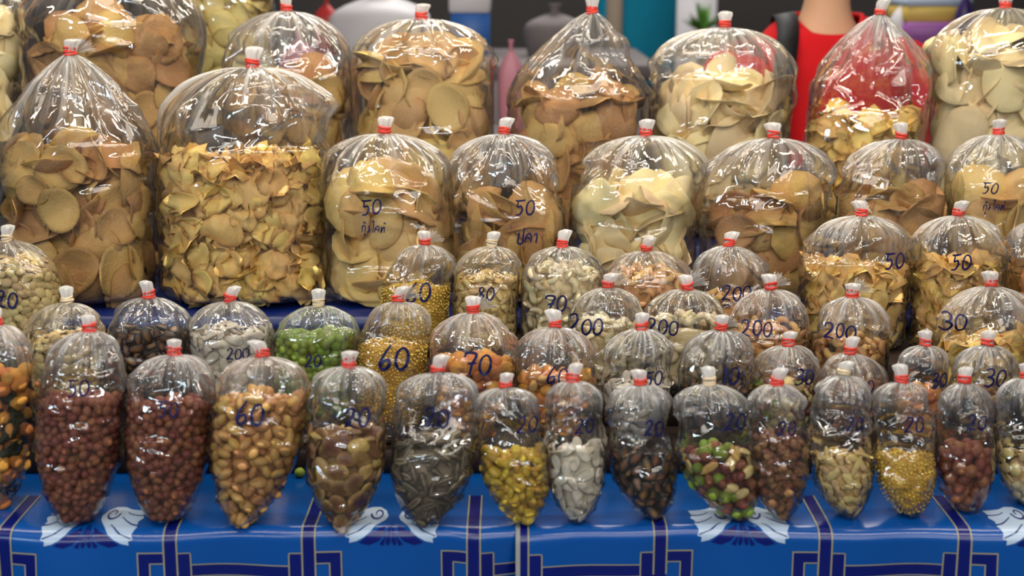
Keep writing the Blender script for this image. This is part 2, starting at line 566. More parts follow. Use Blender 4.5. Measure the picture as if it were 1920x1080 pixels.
    if kind == 'coated_peanut':
        v, t = ellipsoid(9 if lo else 13, 7 if lo else 10)
        v = wob(v * np.array([1, u(0.7, 0.9), u(0.7, 0.85)]), 0.11, 3.0, seed)
        return v, t, np.zeros(len(v))
    if kind == 'caramel_peanut':
        vs, ts, n = [], [], 0
        for i in range(3):
            v, t = ellipsoid(8 if lo else 11, 6 if lo else 8)
            v = wob(v * 0.58 * np.array([1, .85, .85]), 0.2, 4.5, seed * 5 + i) + r.normal(size=3) * 0.3
            vs.append(v); ts.append(t + n); n += len(v)
        v = np.concatenate(vs)
        return v, np.concatenate(ts), r.uniform(0, 0.45, len(v))
    if kind == 'mung_bean':
        v, t = ellipsoid(6, 4)
        return v * np.array([1, 0.72, 0.5]), t, np.zeros(len(v))
    if kind == 'bean_stick':
        v, t = ellipsoid(8, 7)
        v = v * np.array([1, 0.4, 0.16])
        v[:, 2] += 0.2 * v[:, 0] ** 2
        return v, t, np.zeros(len(v))
    raise KeyError(kind)


# half-length in metres, thickness fraction used for insets, flat?, what one piece is called
KIND = dict(
    fish_cracker=(0.040, 0.30, True, 'cracker', 'tan puffed fish cracker'),
    prawn_cracker=(0.046, 0.26, True, 'cracker', 'smooth golden oval cracker'),
    pale_cracker=(0.046, 0.26, True, 'cracker', 'thin cream white curled cracker'),
    potato_chip=(0.0202, 0.35, True, 'chip', 'thin yellow fried chip'),
    orange_chip=(0.025, 0.35, True, 'chip', 'orange fried chip'),
    banana_chip=(0.036, 0.3, True, 'chip', 'pale yellow curled banana slice'),
    cashew_nut=(0.0150, 0.5, False, 'nut', 'cream white curved cashew'),
    roasted_cashew=(0.0148, 0.5, False, 'nut', 'golden roasted curved cashew'),
    red_peanut=(0.0066, 0.8, False, 'nut', 'red skinned peanut'),
    golden_peanut=(0.0098, 0.6, False, 'nut', 'golden fried peanut'),
    split_peanut=(0.0088, 0.4, True, 'nut', 'pale split peanut half'),
    coated_peanut=(0.0105, 0.8, False, 'nut', 'lumpy orange coated peanut'),
    broad_bean=(0.0128, 0.4, True, 'bean', 'fried broad bean half'),
    sunflower_seed=(0.0125, 0.35, True, 'seed', 'dark striped sunflower seed'),
    yellow_bean=(0.0078, 0.7, False, 'bean', 'shiny yellow split bean'),
    pumpkin_seed=(0.0112, 0.2, True, 'seed', 'flat white pumpkin seed'),
    watermelon_seed=(0.0098, 0.3, True, 'seed', 'black watermelon seed'),
    green_pea=(0.0068, 0.9, False, 'pea', 'round green fried pea'),
    caramel_peanut=(0.0098, 0.8, False, 'nut', 'brown caramel peanut lump'),
    melon_seed=(0.0086, 0.3, True, 'seed', 'pale yellow peeled melon seed'),
    mung_bean=(0.0026, 0.6, False, 'bean', 'tiny yellow mung bean half'),
    herb_leaf=(0.0130, 0.3, True, 'leaf', 'crisp dark green herb leaf'),
    bean_stick=(0.0125, 0.3, True, 'stick', 'thin yellow bean stick'),
)
NVAR = 6
_hi, _lo, _me = {}, {}, {}


def proto(kind, var, lo):
    d = _lo if lo else _hi
    if (kind, var) not in d:
        d[kind, var] = make_piece(kind, var + 1, lo)
    return d[kind, var]


def proto_mesh(kind, var):
    if (kind, var) not in _me:
        v, t, tone = proto(kind, var, False)
        _me[kind, var] = build_mesh(kind, v, t, FOOD[kind], True, {'tone': tone, 'grain_co': v + var * 3.7})
    return _me[kind, var]


# ------------------------------------------------------------------ handwriting
def ell(cx, cy_, rx, ry, a0=100, a1=470, n=14):
    a = np.radians(np.linspace(a0, a1, n))
    return np.stack([cx + rx * np.cos(a), cy_ + ry * np.sin(a)], 1)


GLY = {
    '0': (0.72, [ell(0.33, 0.48, 0.28, 0.46)]),
    '1': (0.45, [np.array([[0.1, 0.7], [0.25, 1.0], [0.2, 0.0]])]),
    '2': (0.78, [np.array([[0.05, 0.72], [0.15, 0.95], [0.42, 0.98], [0.5, 0.75], [0.3, 0.35], [0.05, 0.02], [0.3, 0.08], [0.66, 0.0]])]),
    '3': (0.70, [np.array([[0.08, 0.9], [0.35, 1.02], [0.52, 0.85], [0.4, 0.6], [0.2, 0.54], [0.5, 0.45], [0.55, 0.2], [0.3, -0.02], [0.02, 0.1]])]),
    '5': (0.80, [np.array([[0.0, 0.98], [0.3, 0.96], [0.7, 1.0]]), np.array([[0.2, 0.95], [0.2, 0.55], [0.42, 0.62], [0.55, 0.35], [0.4, 0.05], [0.12, 0.02]])]),
    '6': (0.74, [np.array([[0.5, 1.05], [0.2, 0.6], [0.08, 0.2], [0.25, 0.0], [0.5, 0.15], [0.48, 0.42], [0.2, 0.35], [0.1, 0.15]])]),
    '7': (0.76, [np.array([[0.0, 0.75], [0.12, 0.95], [0.6, 0.9], [0.42, 0.4], [0.36, -0.1]]), np.array([[0.2, 0.45], [0.62, 0.5]])]),
    '8': (0.72, [np.array([[0.5, 0.85], [0.3, 1.0], [0.12, 0.8], [0.3, 0.55], [0.52, 0.28], [0.32, 0.0], [0.1, 0.2], [0.3, 0.5], [0.52, 0.85]])]),
    '4': (0.76, [np.array([[0.45, 0.95], [0.1, 0.35], [0.62, 0.38]]), np.array([[0.48, 0.65], [0.44, -0.05]])]),
    # Thai letters
    'P': (0.62, [np.array([[0.02, 0.62], [0.12, 0.7], [0.08, 0.0], [0.45, 0.0], [0.46, 0.6], [0.48, 1.15]])]),
    'L': (0.66, [np.array([[0.06, 0.0], [0.06, 0.4], [0.3, 0.7], [0.52, 0.45], [0.5, 0.0]]), np.array([[0.1, 0.3], [0.3, 0.38], [0.42, 0.2]])]),
    'A': (0.42, [np.array([[0.05, 0.55], [0.2, 0.72], [0.3, 0.5], [0.28, 0.0]])]),
    'K': (0.60, [np.array([[0.06, 0.0], [0.1, 0.35], [0.02, 0.48], [0.22, 0.7], [0.42, 0.5], [0.42, 0.0]]), np.array([[0.34, -0.15], [0.42, -0.2], [0.42, -0.5]]), np.array([[0.1, 0.9], [0.25, 1.05], [0.4, 0.85]])]),
    'G': (0.50, [np.array([[0.1, 0.55], [0.2, 0.6], [0.24, 0.1], [0.08, 0.0], [0.3, 0.15], [0.38, 0.3]])]),
    'I': (0.38, [np.array([[0.02, 1.05], [0.16, 1.25], [0.24, 0.9], [0.22, 0.0]])]),
    'T': (0.62, [np.array([[0.02, 0.55], [0.12, 0.62], [0.1, 0.0], [0.32, 0.6], [0.46, 0.55], [0.46, 0.0]]), np.array([[0.3, 0.95], [0.42, 1.05], [0.56, 0.9]])]),
}


def smooth_line(p, k=4):
    p = np.asarray(p, float)
    if len(p) < 3:
        return np.array([p[0] + (p[-1] - p[0]) * t for t in np.linspace(0, 1, 6)])
    q = np.concatenate([[2 * p[0] - p[1]], p, [2 * p[-1] - p[-2]]])
    out = []
    for i in range(1, len(q) - 2):
        a, b, c, d = q[i - 1], q[i], q[i + 1], q[i + 2]
        for t in np.linspace(0, 1, k, endpoint=False):
            out.append(0.5 * (2 * b + (c - a) * t + (2 * a - 5 * b + 4 * c - d) * t * t + (3 * b - 3 * c + d - a) * t ** 3))
    out.append(q[-2])
    return np.array(out)


def write_on(bvh, x0, z0, text, h, parent, width=None, slant=0.12):
    """one ink mark on the sheet's near face, centred on local (x0, z0); h = digit height"""
    tw = sum(GLY[c][0] for c in text) * h * 0.92
    wd = width or h * 0.115
    mb = MB()
    cx = x0 - tw / 2
    jit = random.uniform(-0.03, 0.03)
    for c in text:
        adv, strokes = GLY[c]
        dz = random.uniform(-0.06, 0.06) * h
        for s in strokes:
            p = smooth_line(s)
            p = np.stack([cx + (p[:, 0] * 0.92 + slant * (p[:, 1] - 0.5)) * h, z0 + dz + (p[:, 1] - 0.5 + jit * p[:, 0]) * h], 1)
            t = np.gradient(p, axis=0)
            t /= np.linalg.norm(t, axis=1)[:, None] + 1e-9
            nrm = np.stack([-t[:, 1], t[:, 0]], 1)
            wv = wd * (0.8 + 0.35 * np.abs(np.sin(np.linspace(0, 3, len(p)))))
            L, R = p + nrm * wv[:, None] / 2, p - nrm * wv[:, None] / 2
            rows = []
            lasty = None
            for a, b in zip(L, R):
                for q in (a, b):
                    hit = bvh.ray_cast(Vector((q[0], -0.5, q[1])), Vector((0, 1, 0)))[0]
                    y = hit.y if hit is not None else lasty
                    if y is None:
                        y = -0.02
                    lasty = y
                    rows.append([q[0], y - 0.0012, q[1]])
            v = np.array(rows)
            n = len(p)
            fq = np.array([[2 * i, 2 * i + 1, 2 * i + 3, 2 * i + 2] for i in range(n - 1)])
            mb.add(v, fq)
        cx += adv * h * 0.92
    return mb.obj('price_mark', INK, parent)


# ------------------------------------------------------------------ the bags
# row: depth of the bag's middle, height of the step it stands on, lean (deg), depth/width, foot shape
ROWS = dict(
    A=(None, 0.004, 9, 0.74, 'point', 'small bags standing along the table edge'),
    B=(0.208, 0.034, 5, 0.70, 'point', 'small bags on the lowest step'),
    D=(0.330, 0.064, 4, 0.72, 'round', 'bags on the second step'),
    C=(0.452, 0.088, 4, 0.74, 'round', 'bags on the third step'),
    E=(0.480, 0.088, 4, 0.60, 'round', 'medium chip bags on the third step'),
    F=(0.655, 0.118, 4, 0.58, 'round', 'large snack bags on the fourth step'),
    G=(0.920, 0.180, 3, 0.58, 'round', 'large snack bags on the top step'),
    H=(1.200, 0.238, 2, 0.58, 'round', 'large snack bags behind the stand'),
)
BAGS = []


def B(row, tie, x0, x1, fill, what, label, short, marks=(), **k):
    BAGS.append(dict(row=row, tie=tie, x0=x0, x1=x1, fill=fill, what=what, label=label, short=short, marks=marks, **k))


# row A ------------------------------------------------------------
B('A', (-8, 600), -85, 66, 690, dict(coated_peanut=.72, herb_leaf=.28), 'bag of orange nuts and herb leaves cut by the picture edge beside red peanuts', 'herb mix bag next to the red peanuts', bottom=(-20, 950), col=0.85, shoulder=690)
B('A', (167, 612), 70, 231, 738, dict(red_peanut=1), 'clear bag of red brown peanuts marked 50, beside the herb leaf mix', 'tall peanut bag beside the herb mix', [('50', 148, 727, 30)], bottom=(142, 978), tip=.36, shoulder=692)
B('A', (327, 656), 234, 396, 745, dict(red_peanut=1), 'clear bag of red brown peanuts marked 50, beside the golden peanuts', 'peanut bag beside the golden peanuts', [('50', 316, 767, 28)], bottom=(312, 975), tip=.34, shoulder=720)
B('A', (492, 660), 399, 574, 735, dict(golden_peanut=1), 'clear bag of golden fried peanuts marked 60 at the table edge', 'golden peanut bag marked 60', [('60', 470, 774, 40)], bottom=(452, 983), tip=.14, shoulder=722)
B('A', (654, 678), 573, 727, 800, dict(broad_bean=1), 'clear bag of brown fried broad beans marked 20 with an empty twisted bottom tip', 'broad bean bag marked 20', [('20', 671, 781, 33)], bottom=(640, 986), tip=.12, tail=True, shoulder=740)
B('A', (821, 690), 735, 893, 815, dict(sunflower_seed=1), 'clear bag of dark striped sunflower seeds marked 20', 'sunflower seed bag', [('20', 820, 783, 33)], bottom=(797, 992), tip=.13, shoulder=745)
B('A', (948, 718), 893, 1024, 842, dict(yellow_bean=1), 'clear bag of shiny yellow beans marked 20 over the cloth joint', 'yellow bean bag', [('20', 990, 797, 28)], bottom=(985, 981), tip=.13, shoulder=765)
B('A', (1074, 706), 1022, 1136, 832, dict(pumpkin_seed=1), 'clear small bag of flat white pumpkin seeds marked 20 at the table edge', 'small white seed bag at the table edge', [('20', 1097, 799, 26)], bottom=(1083, 978), tip=.2, shoulder=758)
B('A', (1200, 713), 1138, 1260, 845, dict(watermelon_seed=1), 'clear small bag of black watermelon seeds marked 20 at the table edge', 'small black seed bag at the table edge', [('20', 1228, 803, 27)], bottom=(1226, 971), tip=.2, shoulder=765)
B('A', (1330, 712), 1264, 1406, 832, dict(green_pea=.24, red_peanut=.4, split_peanut=.22, bean_stick=.14), 'clear bag of mixed green peas, peanuts and bean sticks marked 20', 'green pea and peanut mix bag', [('20', 1380, 789, 30)], bottom=(1384, 973), tip=.2, pk=1.15, cream=True, shoulder=768)
B('A', (1457, 712), 1402, 1514, 818, dict(caramel_peanut=1), 'clear bag of brown caramel peanut lumps marked 20', 'caramel peanut bag', [('20', 1477, 803, 26)], bottom=(1466, 974), tip=.2, shoulder=762)
B('A', (1582, 696), 1517, 1632, 842, dict(melon_seed=1), 'clear small bag of pale peeled melon seeds marked 20', 'small melon seed bag', [('20', 1604, 795, 24)], bottom=(1590, 968), tip=.24, cream=True, shoulder=755)
B('A', (1691, 708), 1634, 1749, 846, dict(mung_bean=1), 'clear small bag of tiny yellow mung beans marked 20', 'small mung bean bag marked 20', [('20', 1716, 795, 28)], bottom=(1706, 966), tip=.24, shoulder=760)
B('A', (1808, 710), 1752, 1864, 832, dict(red_peanut=1), 'clear small bag of glossy brown peanuts marked 20 beside the mung beans', 'small brown peanut bag marked 20', [('20', 1833, 792, 27)], bottom=(1812, 958), tip=.3, pk=1.35, shoulder=765)
B('A', (1925, 700), 1868, 1985, 835, dict(split_peanut=.75, herb_leaf=.25), 'clear bag of pale nuts and dark leaves cut by the picture edge beside brown peanuts', 'nut and leaf bag beside the brown peanuts', bottom=(1930, 945), tip=.3, shoulder=760)
# row B ------------------------------------------------------------
B('B', (126, 560), 48, 196, 622, dict(split_peanut=1), 'clear bag of pale split nuts with a cream rubber band behind red peanuts', 'pale split nut bag with the cream band', cream=True)
B('B', (279, 550), 200, 350, 612, dict(watermelon_seed=1), 'clear bag of black watermelon seeds beside the white pumpkin seeds', 'black seed bag on the lowest step', ())
B('B', (432, 557), 354, 507, 612, dict(pumpkin_seed=1), 'clear bag of white pumpkin seeds marked 200 beside green peas', 'white seed bag beside the green peas', [('200', 447, 663, 20)])
B('B', (597, 566), 511, 661, 618, dict(green_pea=1), 'clear bag full of round green peas with a cream rubber band', 'green pea bag', [('20', 588, 676, 22)], cream=True)
B('B', (746, 558), 665, 800, 637, dict(mung_bean=1), 'clear bag of yellow mung beans marked 60 beside green peas', 'mung bean bag beside green peas', [('60', 740, 673, 42)], fan=True)
B('B', (887, 578), 804, 962, 664, dict(coated_peanut=.95, herb_leaf=.05), 'clear bag of orange coated peanuts marked 70', 'orange nut bag beside the mung beans', [('70', 897, 682, 38)], fan=True)
B('B', (1041, 606), 966, 1118, 692, dict(coated_peanut=.6, golden_peanut=.4), 'clear bag of orange nuts marked 60 beside white cashews', 'orange nut bag below the full cashew bag', [('60', 1046, 704, 30)])
B('B', (1203, 609), 1124, 1262, 712, dict(pumpkin_seed=1), 'clear bag of white pumpkin seeds marked 50 standing before the cashews', 'white seed bag below the cashews', [('50', 1226, 709, 25)])
B('B', (1352, 611), 1266, 1410, 718, dict(watermelon_seed=1), 'clear bag of black seeds marked 10 before the roasted cashews', 'black seed bag marked 10', [('10', 1371, 706, 32)], fan=True)
B('B', (1478, 640), 1412, 1530, 712, dict(green_pea=.2, split_peanut=.5, red_peanut=.3), 'clear bag of nuts and green peas marked 30 behind the caramel peanuts', 'pea and nut bag marked 30', [('30', 1510, 708, 28)])
B('B', (1594, 655), 1532, 1660, 715, dict(caramel_peanut=1), 'clear bag of brown caramel peanuts behind the pale melon seeds', 'caramel peanut bag on the lowest step', [('20', 1625, 725, 22)])
B('B', (1735, 640), 1672, 1775, 728, dict(coated_peanut=1), 'clear narrow bag of orange coated nuts marked 30 behind the mung beans', 'narrow orange nut bag marked 30', [('30', 1762, 713, 26)])
B('B', (1851, 640), 1778, 1904, 728, dict(broad_bean=.7, herb_leaf=.3), 'clear bag of brown beans and leaves marked 30 below the yellow chips', 'bean and leaf bag marked 30', [('30', 1868, 709, 32)])
B('B', (1975, 650), 1907, 2020, 725, dict(split_peanut=1), 'clear bag of pale nuts cut by the picture edge on the lowest step', 'pale nut bag cut by the picture edge')
# row D ------------------------------------------------------------
B('D', (1140, 532), 1060, 1208, 592, dict(cashew_nut=1), 'clear bag of white cashews marked 200 below the taller cashew bag', 'white cashew bag below the taller one', [('200', 1100, 612, 30)], fan=True)
B('D', (1288, 535), 1211, 1360, 582, dict(cashew_nut=1), 'clear bag of white cashews marked 200 below the round roasted cashew bag', 'white cashew bag below roasted cashews', [('200', 1243, 612, 27)], fan=True)
B('D', (1445, 535), 1363, 1514, 606, dict(roasted_cashew=1), 'clear bag of roasted cashews marked 200 with a fanned white tail', 'roasted cashew bag with the fanned tail', [('200', 1420, 615, 27)], fan=True)
B('D', (1598, 549), 1518, 1666, 626, dict(roasted_cashew=1), 'clear bag of roasted cashews marked 200 before the chip bag marked 50', 'roasted cashew bag before the chips', [('200', 1575, 620, 26)], fan=True)
B('D', (1858, 530), 1748, 1930, 628, dict(potato_chip=1), 'clear bag of yellow chips marked 30', 'chip bag marked 30', [('30', 1790, 605, 30)], pk=1.1)
# row C ------------------------------------------------------------
B('C', (13, 444), -25, 122, 474, dict(split_peanut=1), 'clear bag of pale split nuts standing before the large tan cracker bag', 'pale split nut bag before the crackers', [('20', 14, 562, 30)], cream=True)
B('C', (797, 452), 711, 843, 530, dict(mung_bean=1), 'clear bag of yellow mung beans marked 60 before the large round crackers', 'mung bean bag before the crackers', [('60', 786, 549, 34)], fan=True)
B('C', (922, 455), 846, 972, 512, dict(melon_seed=1), 'clear bag of pale yellow melon seeds marked 80 beside white cashews', 'melon seed bag marked 80', [('80', 912, 550, 24)], cream=True)
B('C', (1054, 455), 974, 1134, 470, dict(cashew_nut=1), 'clear tall bag filled to the knot with white cashews', 'tall full bag of white cashews', [('70', 1043, 568, 30)])
B('C', (1212, 463), 1136, 1300, 482, dict(roasted_cashew=1), 'clear round bag filled to the knot with roasted cashews', 'round full bag of roasted cashews')
B('C', (1367, 454), 1302, 1444, 546, dict(roasted_cashew=1), 'clear half filled bag of roasted cashews below the round tan crackers', 'half filled roasted cashew bag', [('200', 1382, 548, 26)])
# row E ------------------------------------------------------------
B('E', (1615, 397), 1502, 1702, 488, dict(potato_chip=1), 'clear medium bag of yellow chips marked 50 beside the roasted cashews', 'chip bag marked 50 beside the cashews', [('50', 1678, 490, 28)], foot=0.087, shoulder=462)
B('E', (1797, 397), 1706, 1886, 480, dict(potato_chip=1), 'clear medium bag of yellow chips marked 50 standing behind the chip bag marked 30', 'chip bag marked 50 behind the smaller chips', [('50', 1803, 492, 28)], shoulder=465)
B('E', (1965, 405), 1890, 2060, 505, dict(orange_chip=1), 'clear bag of orange chips cut by the picture edge', 'orange chip bag', (), shoulder=470)
# row F ------------------------------------------------------------
B('F', (132, 96), -6, 290, 268, dict(fish_cracker=1), 'clear very large bag of tan fish crackers with a cone shaped top', 'very large cone topped cracker bag', cone=True, shoulder=262, fan=True)
B('F', (473, 118), 293, 612, 276, dict(potato_chip=1), 'clear very large bag of yellow chips, the largest chip bag', 'largest chip bag', (), shoulder=235, pk=1.2, fan=True)
B('F', (721, 243), 601, 853, 340, dict(prawn_cracker=1), 'clear large bag of round golden crackers marked 50 in blue ink', 'large cracker bag marked 50 in blue', [('50', 697, 388, 27), ('KGILT', 701, 427, 17)], pk=1.12, shoulder=330)
B('F', (945, 244), 846, 1058, 372, dict(fish_cracker=1), 'clear bag of tan fish crackers marked 50 with Thai writing above the melon seeds', 'cracker bag above the melon seeds', [('50', 985, 388, 27), ('PLA', 990, 442, 24)], shoulder=330)
B('F', (1211, 247), 1062, 1308, 345, dict(pale_cracker=1), 'clear large bag of cream white crackers above the roasted cashews', 'cream cracker bag above the cashews', (), shoulder=325)
B('F', (1450, 252), 1312, 1548, 358, dict(fish_cracker=1), 'clear bag of large tan crackers beside the cream white crackers', 'tan cracker bag beside the cream crackers', (), shoulder=330, pk=1.1)
B('F', (1689, 254), 1562, 1768, 362, dict(fish_cracker=1), 'clear bag of tan crackers behind the chip bag marked 50', 'tan cracker bag behind the chips', (), shoulder=330)
B('F', (1872, 245), 1772, 1965, 345, dict(prawn_cracker=1), 'clear bag of tan crackers with Thai writing below the cream crackers', 'cracker bag with writing near the picture edge', [('50', 1858, 352, 20), ('KGILT', 1864, 386, 15)], shoulder=325)
# row G ------------------------------------------------------------
B('G', (-40, -60), -110, 46, 20, dict(pale_cracker=1), 'clear bag of cream crackers cut by the picture edge behind the cone topped bag', 'cream cracker bag at the picture edge', shoulder=30)
B('G', (205, -75), 50, 366, 35, dict(fish_cracker=1), 'clear very large bag of tan crackers behind the cone topped cracker bag', 'tan cracker bag behind the cone topped one', shoulder=60)
B('G', (537, 14), 418, 652, 140, dict(fish_cracker=1), 'clear bag of tan crackers with a tall empty top behind the largest chip bag', 'tan cracker bag behind the largest chips', shoulder=120)
B('G', (790, 28), 656, 929, 82, dict(prawn_cracker=1), 'clear bag of smooth golden crackers filled almost to its shoulders', 'golden cracker bag filled to its shoulders', shoulder=115)
B('G', (1110, 18), 955, 1214, 148, dict(fish_cracker=1), 'clear bag of browned crackers with a steep cone shaped top', 'browned cracker bag with a steep top', cone=True, shoulder=180)
B('G', (1359, 45), 1218, 1482, 140, dict(pale_cracker=1), 'clear bag of cream white crackers in front of the red shirt', 'cream cracker bag before the red shirt', shoulder=125)
B('G', (1650, 22), 1507, 1735, 205, dict(potato_chip=1), 'clear bag of frilly yellow chips with a tall empty cone before the red shirt', 'frilly chip bag before the red shirt', cone=True, shoulder=160, pk=1.3)
B('G', (1885, 8), 1739, 2010, 55, dict(pale_cracker=1), 'clear bag of cream crackers filled high at the picture edge', 'high filled cream cracker bag', shoulder=115)
B('H', (415, -160), 335, 520, -40, dict(banana_chip=1), 'clear bag of pale yellow banana slices behind the tan crackers', 'banana slice bag', shoulder=-60)

BY_ROW_W = {}


RIM = np.linspace(0, 2 * math.pi, 10, endpoint=False)


class Bag:
    def __init__(s, d, idx):
        s.d, s.idx = d, idx
        s.r = np.random.default_rng(1000 + idx)
        y, z, lean, dr, foot, s.group = ROWS[d['row']]
        z = d.get('foot', z)
        s.point = foot == 'point'
        s.lean = math.radians(lean)
        xm = (d['x0'] + d['x1']) / 2
        if d['row'] == 'A':
            b = at_z(d['bottom'][0], d['bottom'][1], z)
            y = max(b[1], -0.012) + 0.006
        # height of the tie above the foot
        lo, hi = 0.02, 0.7
        for _ in range(40):
            h = (lo + hi) / 2
            py = project(np.array([0, y + h * math.sin(s.lean), z + h * math.cos(s.lean)]))[1]
            if py > d['tie'][1]: lo = h
            else: hi = h
        s.H = lo - 0.9 * (0.0052 + 0.012 * 0.09)
        s.y, s.z = y, z
        mid = np.array([0, y + 0.5 * s.H * math.sin(s.lean), z + 0.5 * s.H * math.cos(s.lean)])
        zc = project(mid)[2]
        s.W = (d['x1'] - d['x0'] - 3) * zc / F
        s.D = s.W * d.get('dr', dr)
        zc0 = zc
        s.x = (xm - 960) * zc0 / F
        ztop = project(np.array([0, y + s.H * math.sin(s.lean), z + s.H * math.cos(s.lean)]))[2]
        s.tx = (d['tie'][0] - 960) * ztop / F - s.x
        s.bx = 0.0
        if 'bottom' in d:
            zb = project(np.array([0, y, z]))[2]
            s.bx = (d['bottom'][0] - 960) * zb / F - s.x
        s.zs = s.local_h(d.get('shoulder', d['tie'][1] + 0.46 * (d['x1'] - d['x0'])))
        s.zf = s.local_h(d['fill'])
        s.zs = min(s.zs, s.H - 0.018)
        s.zf = min(s.zf, s.H - 0.022)
        s.tip = d.get('tip', 0.42 if s.point else 0.8)
        s.zt = min(0.5 * s.H, 0.72 * s.W) if s.point else 0.10 * s.W
        if s.d['row'] == 'A':
            s.zt = min(0.62 * s.zf, 0.95 * s.W)
        s.neck = 0.0052 + 0.012 * s.W
        s.M = Matrix.Translation((s.x, s.y, s.z)) @ Matrix.Rotation(-s.lean, 4, 'X')
        s.Mn = np.array(s.M)
        s.p, s.q = (1.35, 0.85) if d.get('cone') else (2.1, 0.60)

    def local_h(s, py):
        lo, hi = -0.05, 0.8
        for _ in range(40):
            h = (lo + hi) / 2
            q = project(np.array([0, s.y + h * math.sin(s.lean), s.z + h * math.cos(s.lean)]))[1]
            if q > py: lo = h
            else: hi = h
        return lo

    def world(s, p):
        p = np.asarray(p)
        return p @ s.Mn[:3, :3].T + s.Mn[:3, 3]

    def prof(s, z):
        """half width, half depth and centre x at local heights z"""
        z = np.asarray(z, float)
        u = np.clip(z / s.zt, 0, 1)
        pw = 1.5 if s.point else 2.3
        rb = s.tip + (1 - s.tip) * np.clip(1 - (1 - u) ** pw, 0, 1) ** (1 / pw)
        v = np.clip((z - s.zs) / (s.H - s.zs), 0, 1)
        ru = np.clip(1 - v ** s.p, 0, 1) ** s.q
        a = (s.W / 2 - s.neck) * ru * rb + s.neck * (rb if s.point else 1)
        b = (s.D / 2 - s.neck) * ru * np.maximum(rb, 0.5 if s.point else 0) + s.neck
        # the heap bulges the sheet a little under its surface, the empty part above is a little narrower
        g = np.clip((z - s.zf) / (0.35 * s.W), 0, 1)
        a = a * (1 - 0.035 * g * (1 - v))
        b = b * (1 - 0.10 * g * (1 - v))
        cx = s.tx * np.clip((z - 0.5 * s.zs) / (s.H - 0.5 * s.zs), 0, 1) ** 1.6 + s.bx * (1 - np.clip(z / (0.75 * s.H), 0, 1)) ** 1.8
        return a, b, cx

    def section(s, th, z, inset=0.0, n=2.35):
        a, b, cx = s.prof(z)
        v = np.clip((z - s.zs) / (s.H - s.zs), 0, 1)
        n = n + (2.0 - n) * v
        c, q = np.cos(th), np.sin(th)
        k = (np.abs(c) ** n + np.abs(q) ** n) ** (-1 / n)
        return np.stack([cx + np.maximum(a - inset, 0.001) * k * c, np.maximum(b - inset, 0.001) * k * q, z], -1)

    # ---------------------------------------------------------------- sheet
    def film(s, root):
        r, d = s.r, s.d
        big = s.W > 0.13
        nu, nv = (176, 92) if big else (128, 80)
        if s.d['row'] in ('G', 'H'):
            nu, nv = 128, 64
        t = np.linspace(0, 1, nv)
        z = s.H * (0.55 * t + 0.45 * (1 - (1 - t) ** 1.9))
        th = np.linspace(0, 2 * math.pi, nu, endpoint=False)
        TH, Z = np.meshgrid(th, z)
        P = s.section(TH, Z)
        v = np.clip((Z - s.zs) / (s.H - s.zs), 0, 1)
        rad = np.hypot(P[..., 0] - s.prof(Z)[2], P[..., 1])
        disp = np.zeros_like(Z)
        gat = np.zeros_like(Z)
        # pleats gathered under the tie
        pl = np.zeros_like(TH)
        for k in (7, 11, 17, 23):
            ph = r.uniform(0, 1)
            x = (TH * k / (2 * math.pi) + ph + 0.12 * np.sin(TH * 3 + ph * 9)) % 1
            pl += (1 - 4 * np.abs(x - 0.5)) * r.uniform(0.5, 1.0) / (k / 9) ** 0.6
        pl /= 2.2
        vv = np.clip((Z - (s.zs - 0.25 * s.W)) / (s.H - s.zs + 0.25 * s.W), 0, 1)
        disp += pl * rad * 0.24 * vv ** 1.9
        gat += np.clip(vv - 0.12, 0, 1) ** 1.7 / 0.80 * (0.6 + 0.4 * pl)
        # long sharp folds that run down from the tie
        nf = 15 if not d.get('cone') else 22
        for i in range(nf):
            t0 = r.uniform(0, 2 * math.pi)
            L = r.uniform(0.25, 1.15) * (s.H - s.zs + 0.4 * s.W)
            wd = r.uniform(0.0015, 0.0045) + 0.009 * s.W
            da = (TH - t0 - r.uniform(-0.25, 0.25) * (s.H - Z) / s.H + math.pi) % (2 * math.pi) - math.pi
            dist = np.abs(da) * np.maximum(rad, 0.004)
            along = np.clip(1 - (s.H - Z) / L, 0, 1)
            tent = np.clip(1 - dist / wd, 0, 1) * np.minimum(along * 2.2, 1)
            disp += tent * r.choice([-1, 1, 1]) * r.uniform(0.5, 1.0) * wd * 0.75 * np.minimum(1, rad / (0.12 * s.W))
            gat += tent * r.uniform(0.02, 0.16)
        # creases of the crumpled empty part
        U = TH * s.W * 0.42
        per = 2 * math.pi * s.W * 0.42
        loose_lo = min(s.zf - 0.12 * s.W, s.zs)
        def folds(n, z0, z1, Lr, wr, ar, horiz):
            out = np.zeros_like(Z)
            for i in range(n):
                u0, zz = r.uniform(0, per), r.uniform(z0, z1)
                an = r.normal(0, 0.45) if horiz else r.uniform(0, math.pi)
                du = (U - u0 + per / 2) % per - per / 2
                dz = Z - zz
                l = du * math.cos(an) + dz * math.sin(an)
                e = -du * math.sin(an) + dz * math.cos(an)
                L, wd = r.uniform(*Lr) * s.W, r.uniform(*wr) * s.W
                out += np.clip(1 - np.abs(e) / wd, 0, 1) * np.clip(1 - np.abs(l) / L, 0, 1) ** 0.7 * r.choice([-1, 1]) * r.uniform(*ar) * wd
            return out
        fade = np.clip((s.H - Z) / (0.25 * s.W), 0, 1)
        if s.H - loose_lo > 0.02:
            n = int(32 * np.clip((s.H - loose_lo) / s.W, 0.4, 1.6))
            disp += folds(n, loose_lo, s.H - 0.1 * s.W, (0.18, 0.55), (0.03, 0.12), (0.3, 0.85), False) * fade
        # small tight wrinkles where the sheet lies on the contents
        n = int(30 * np.clip(s.zf / s.W, 0.5, 2.0))
        disp += folds(n, 0.02 * s.H, s.zf, (0.08, 0.28), (0.014, 0.045), (0.4, 0.95), True)
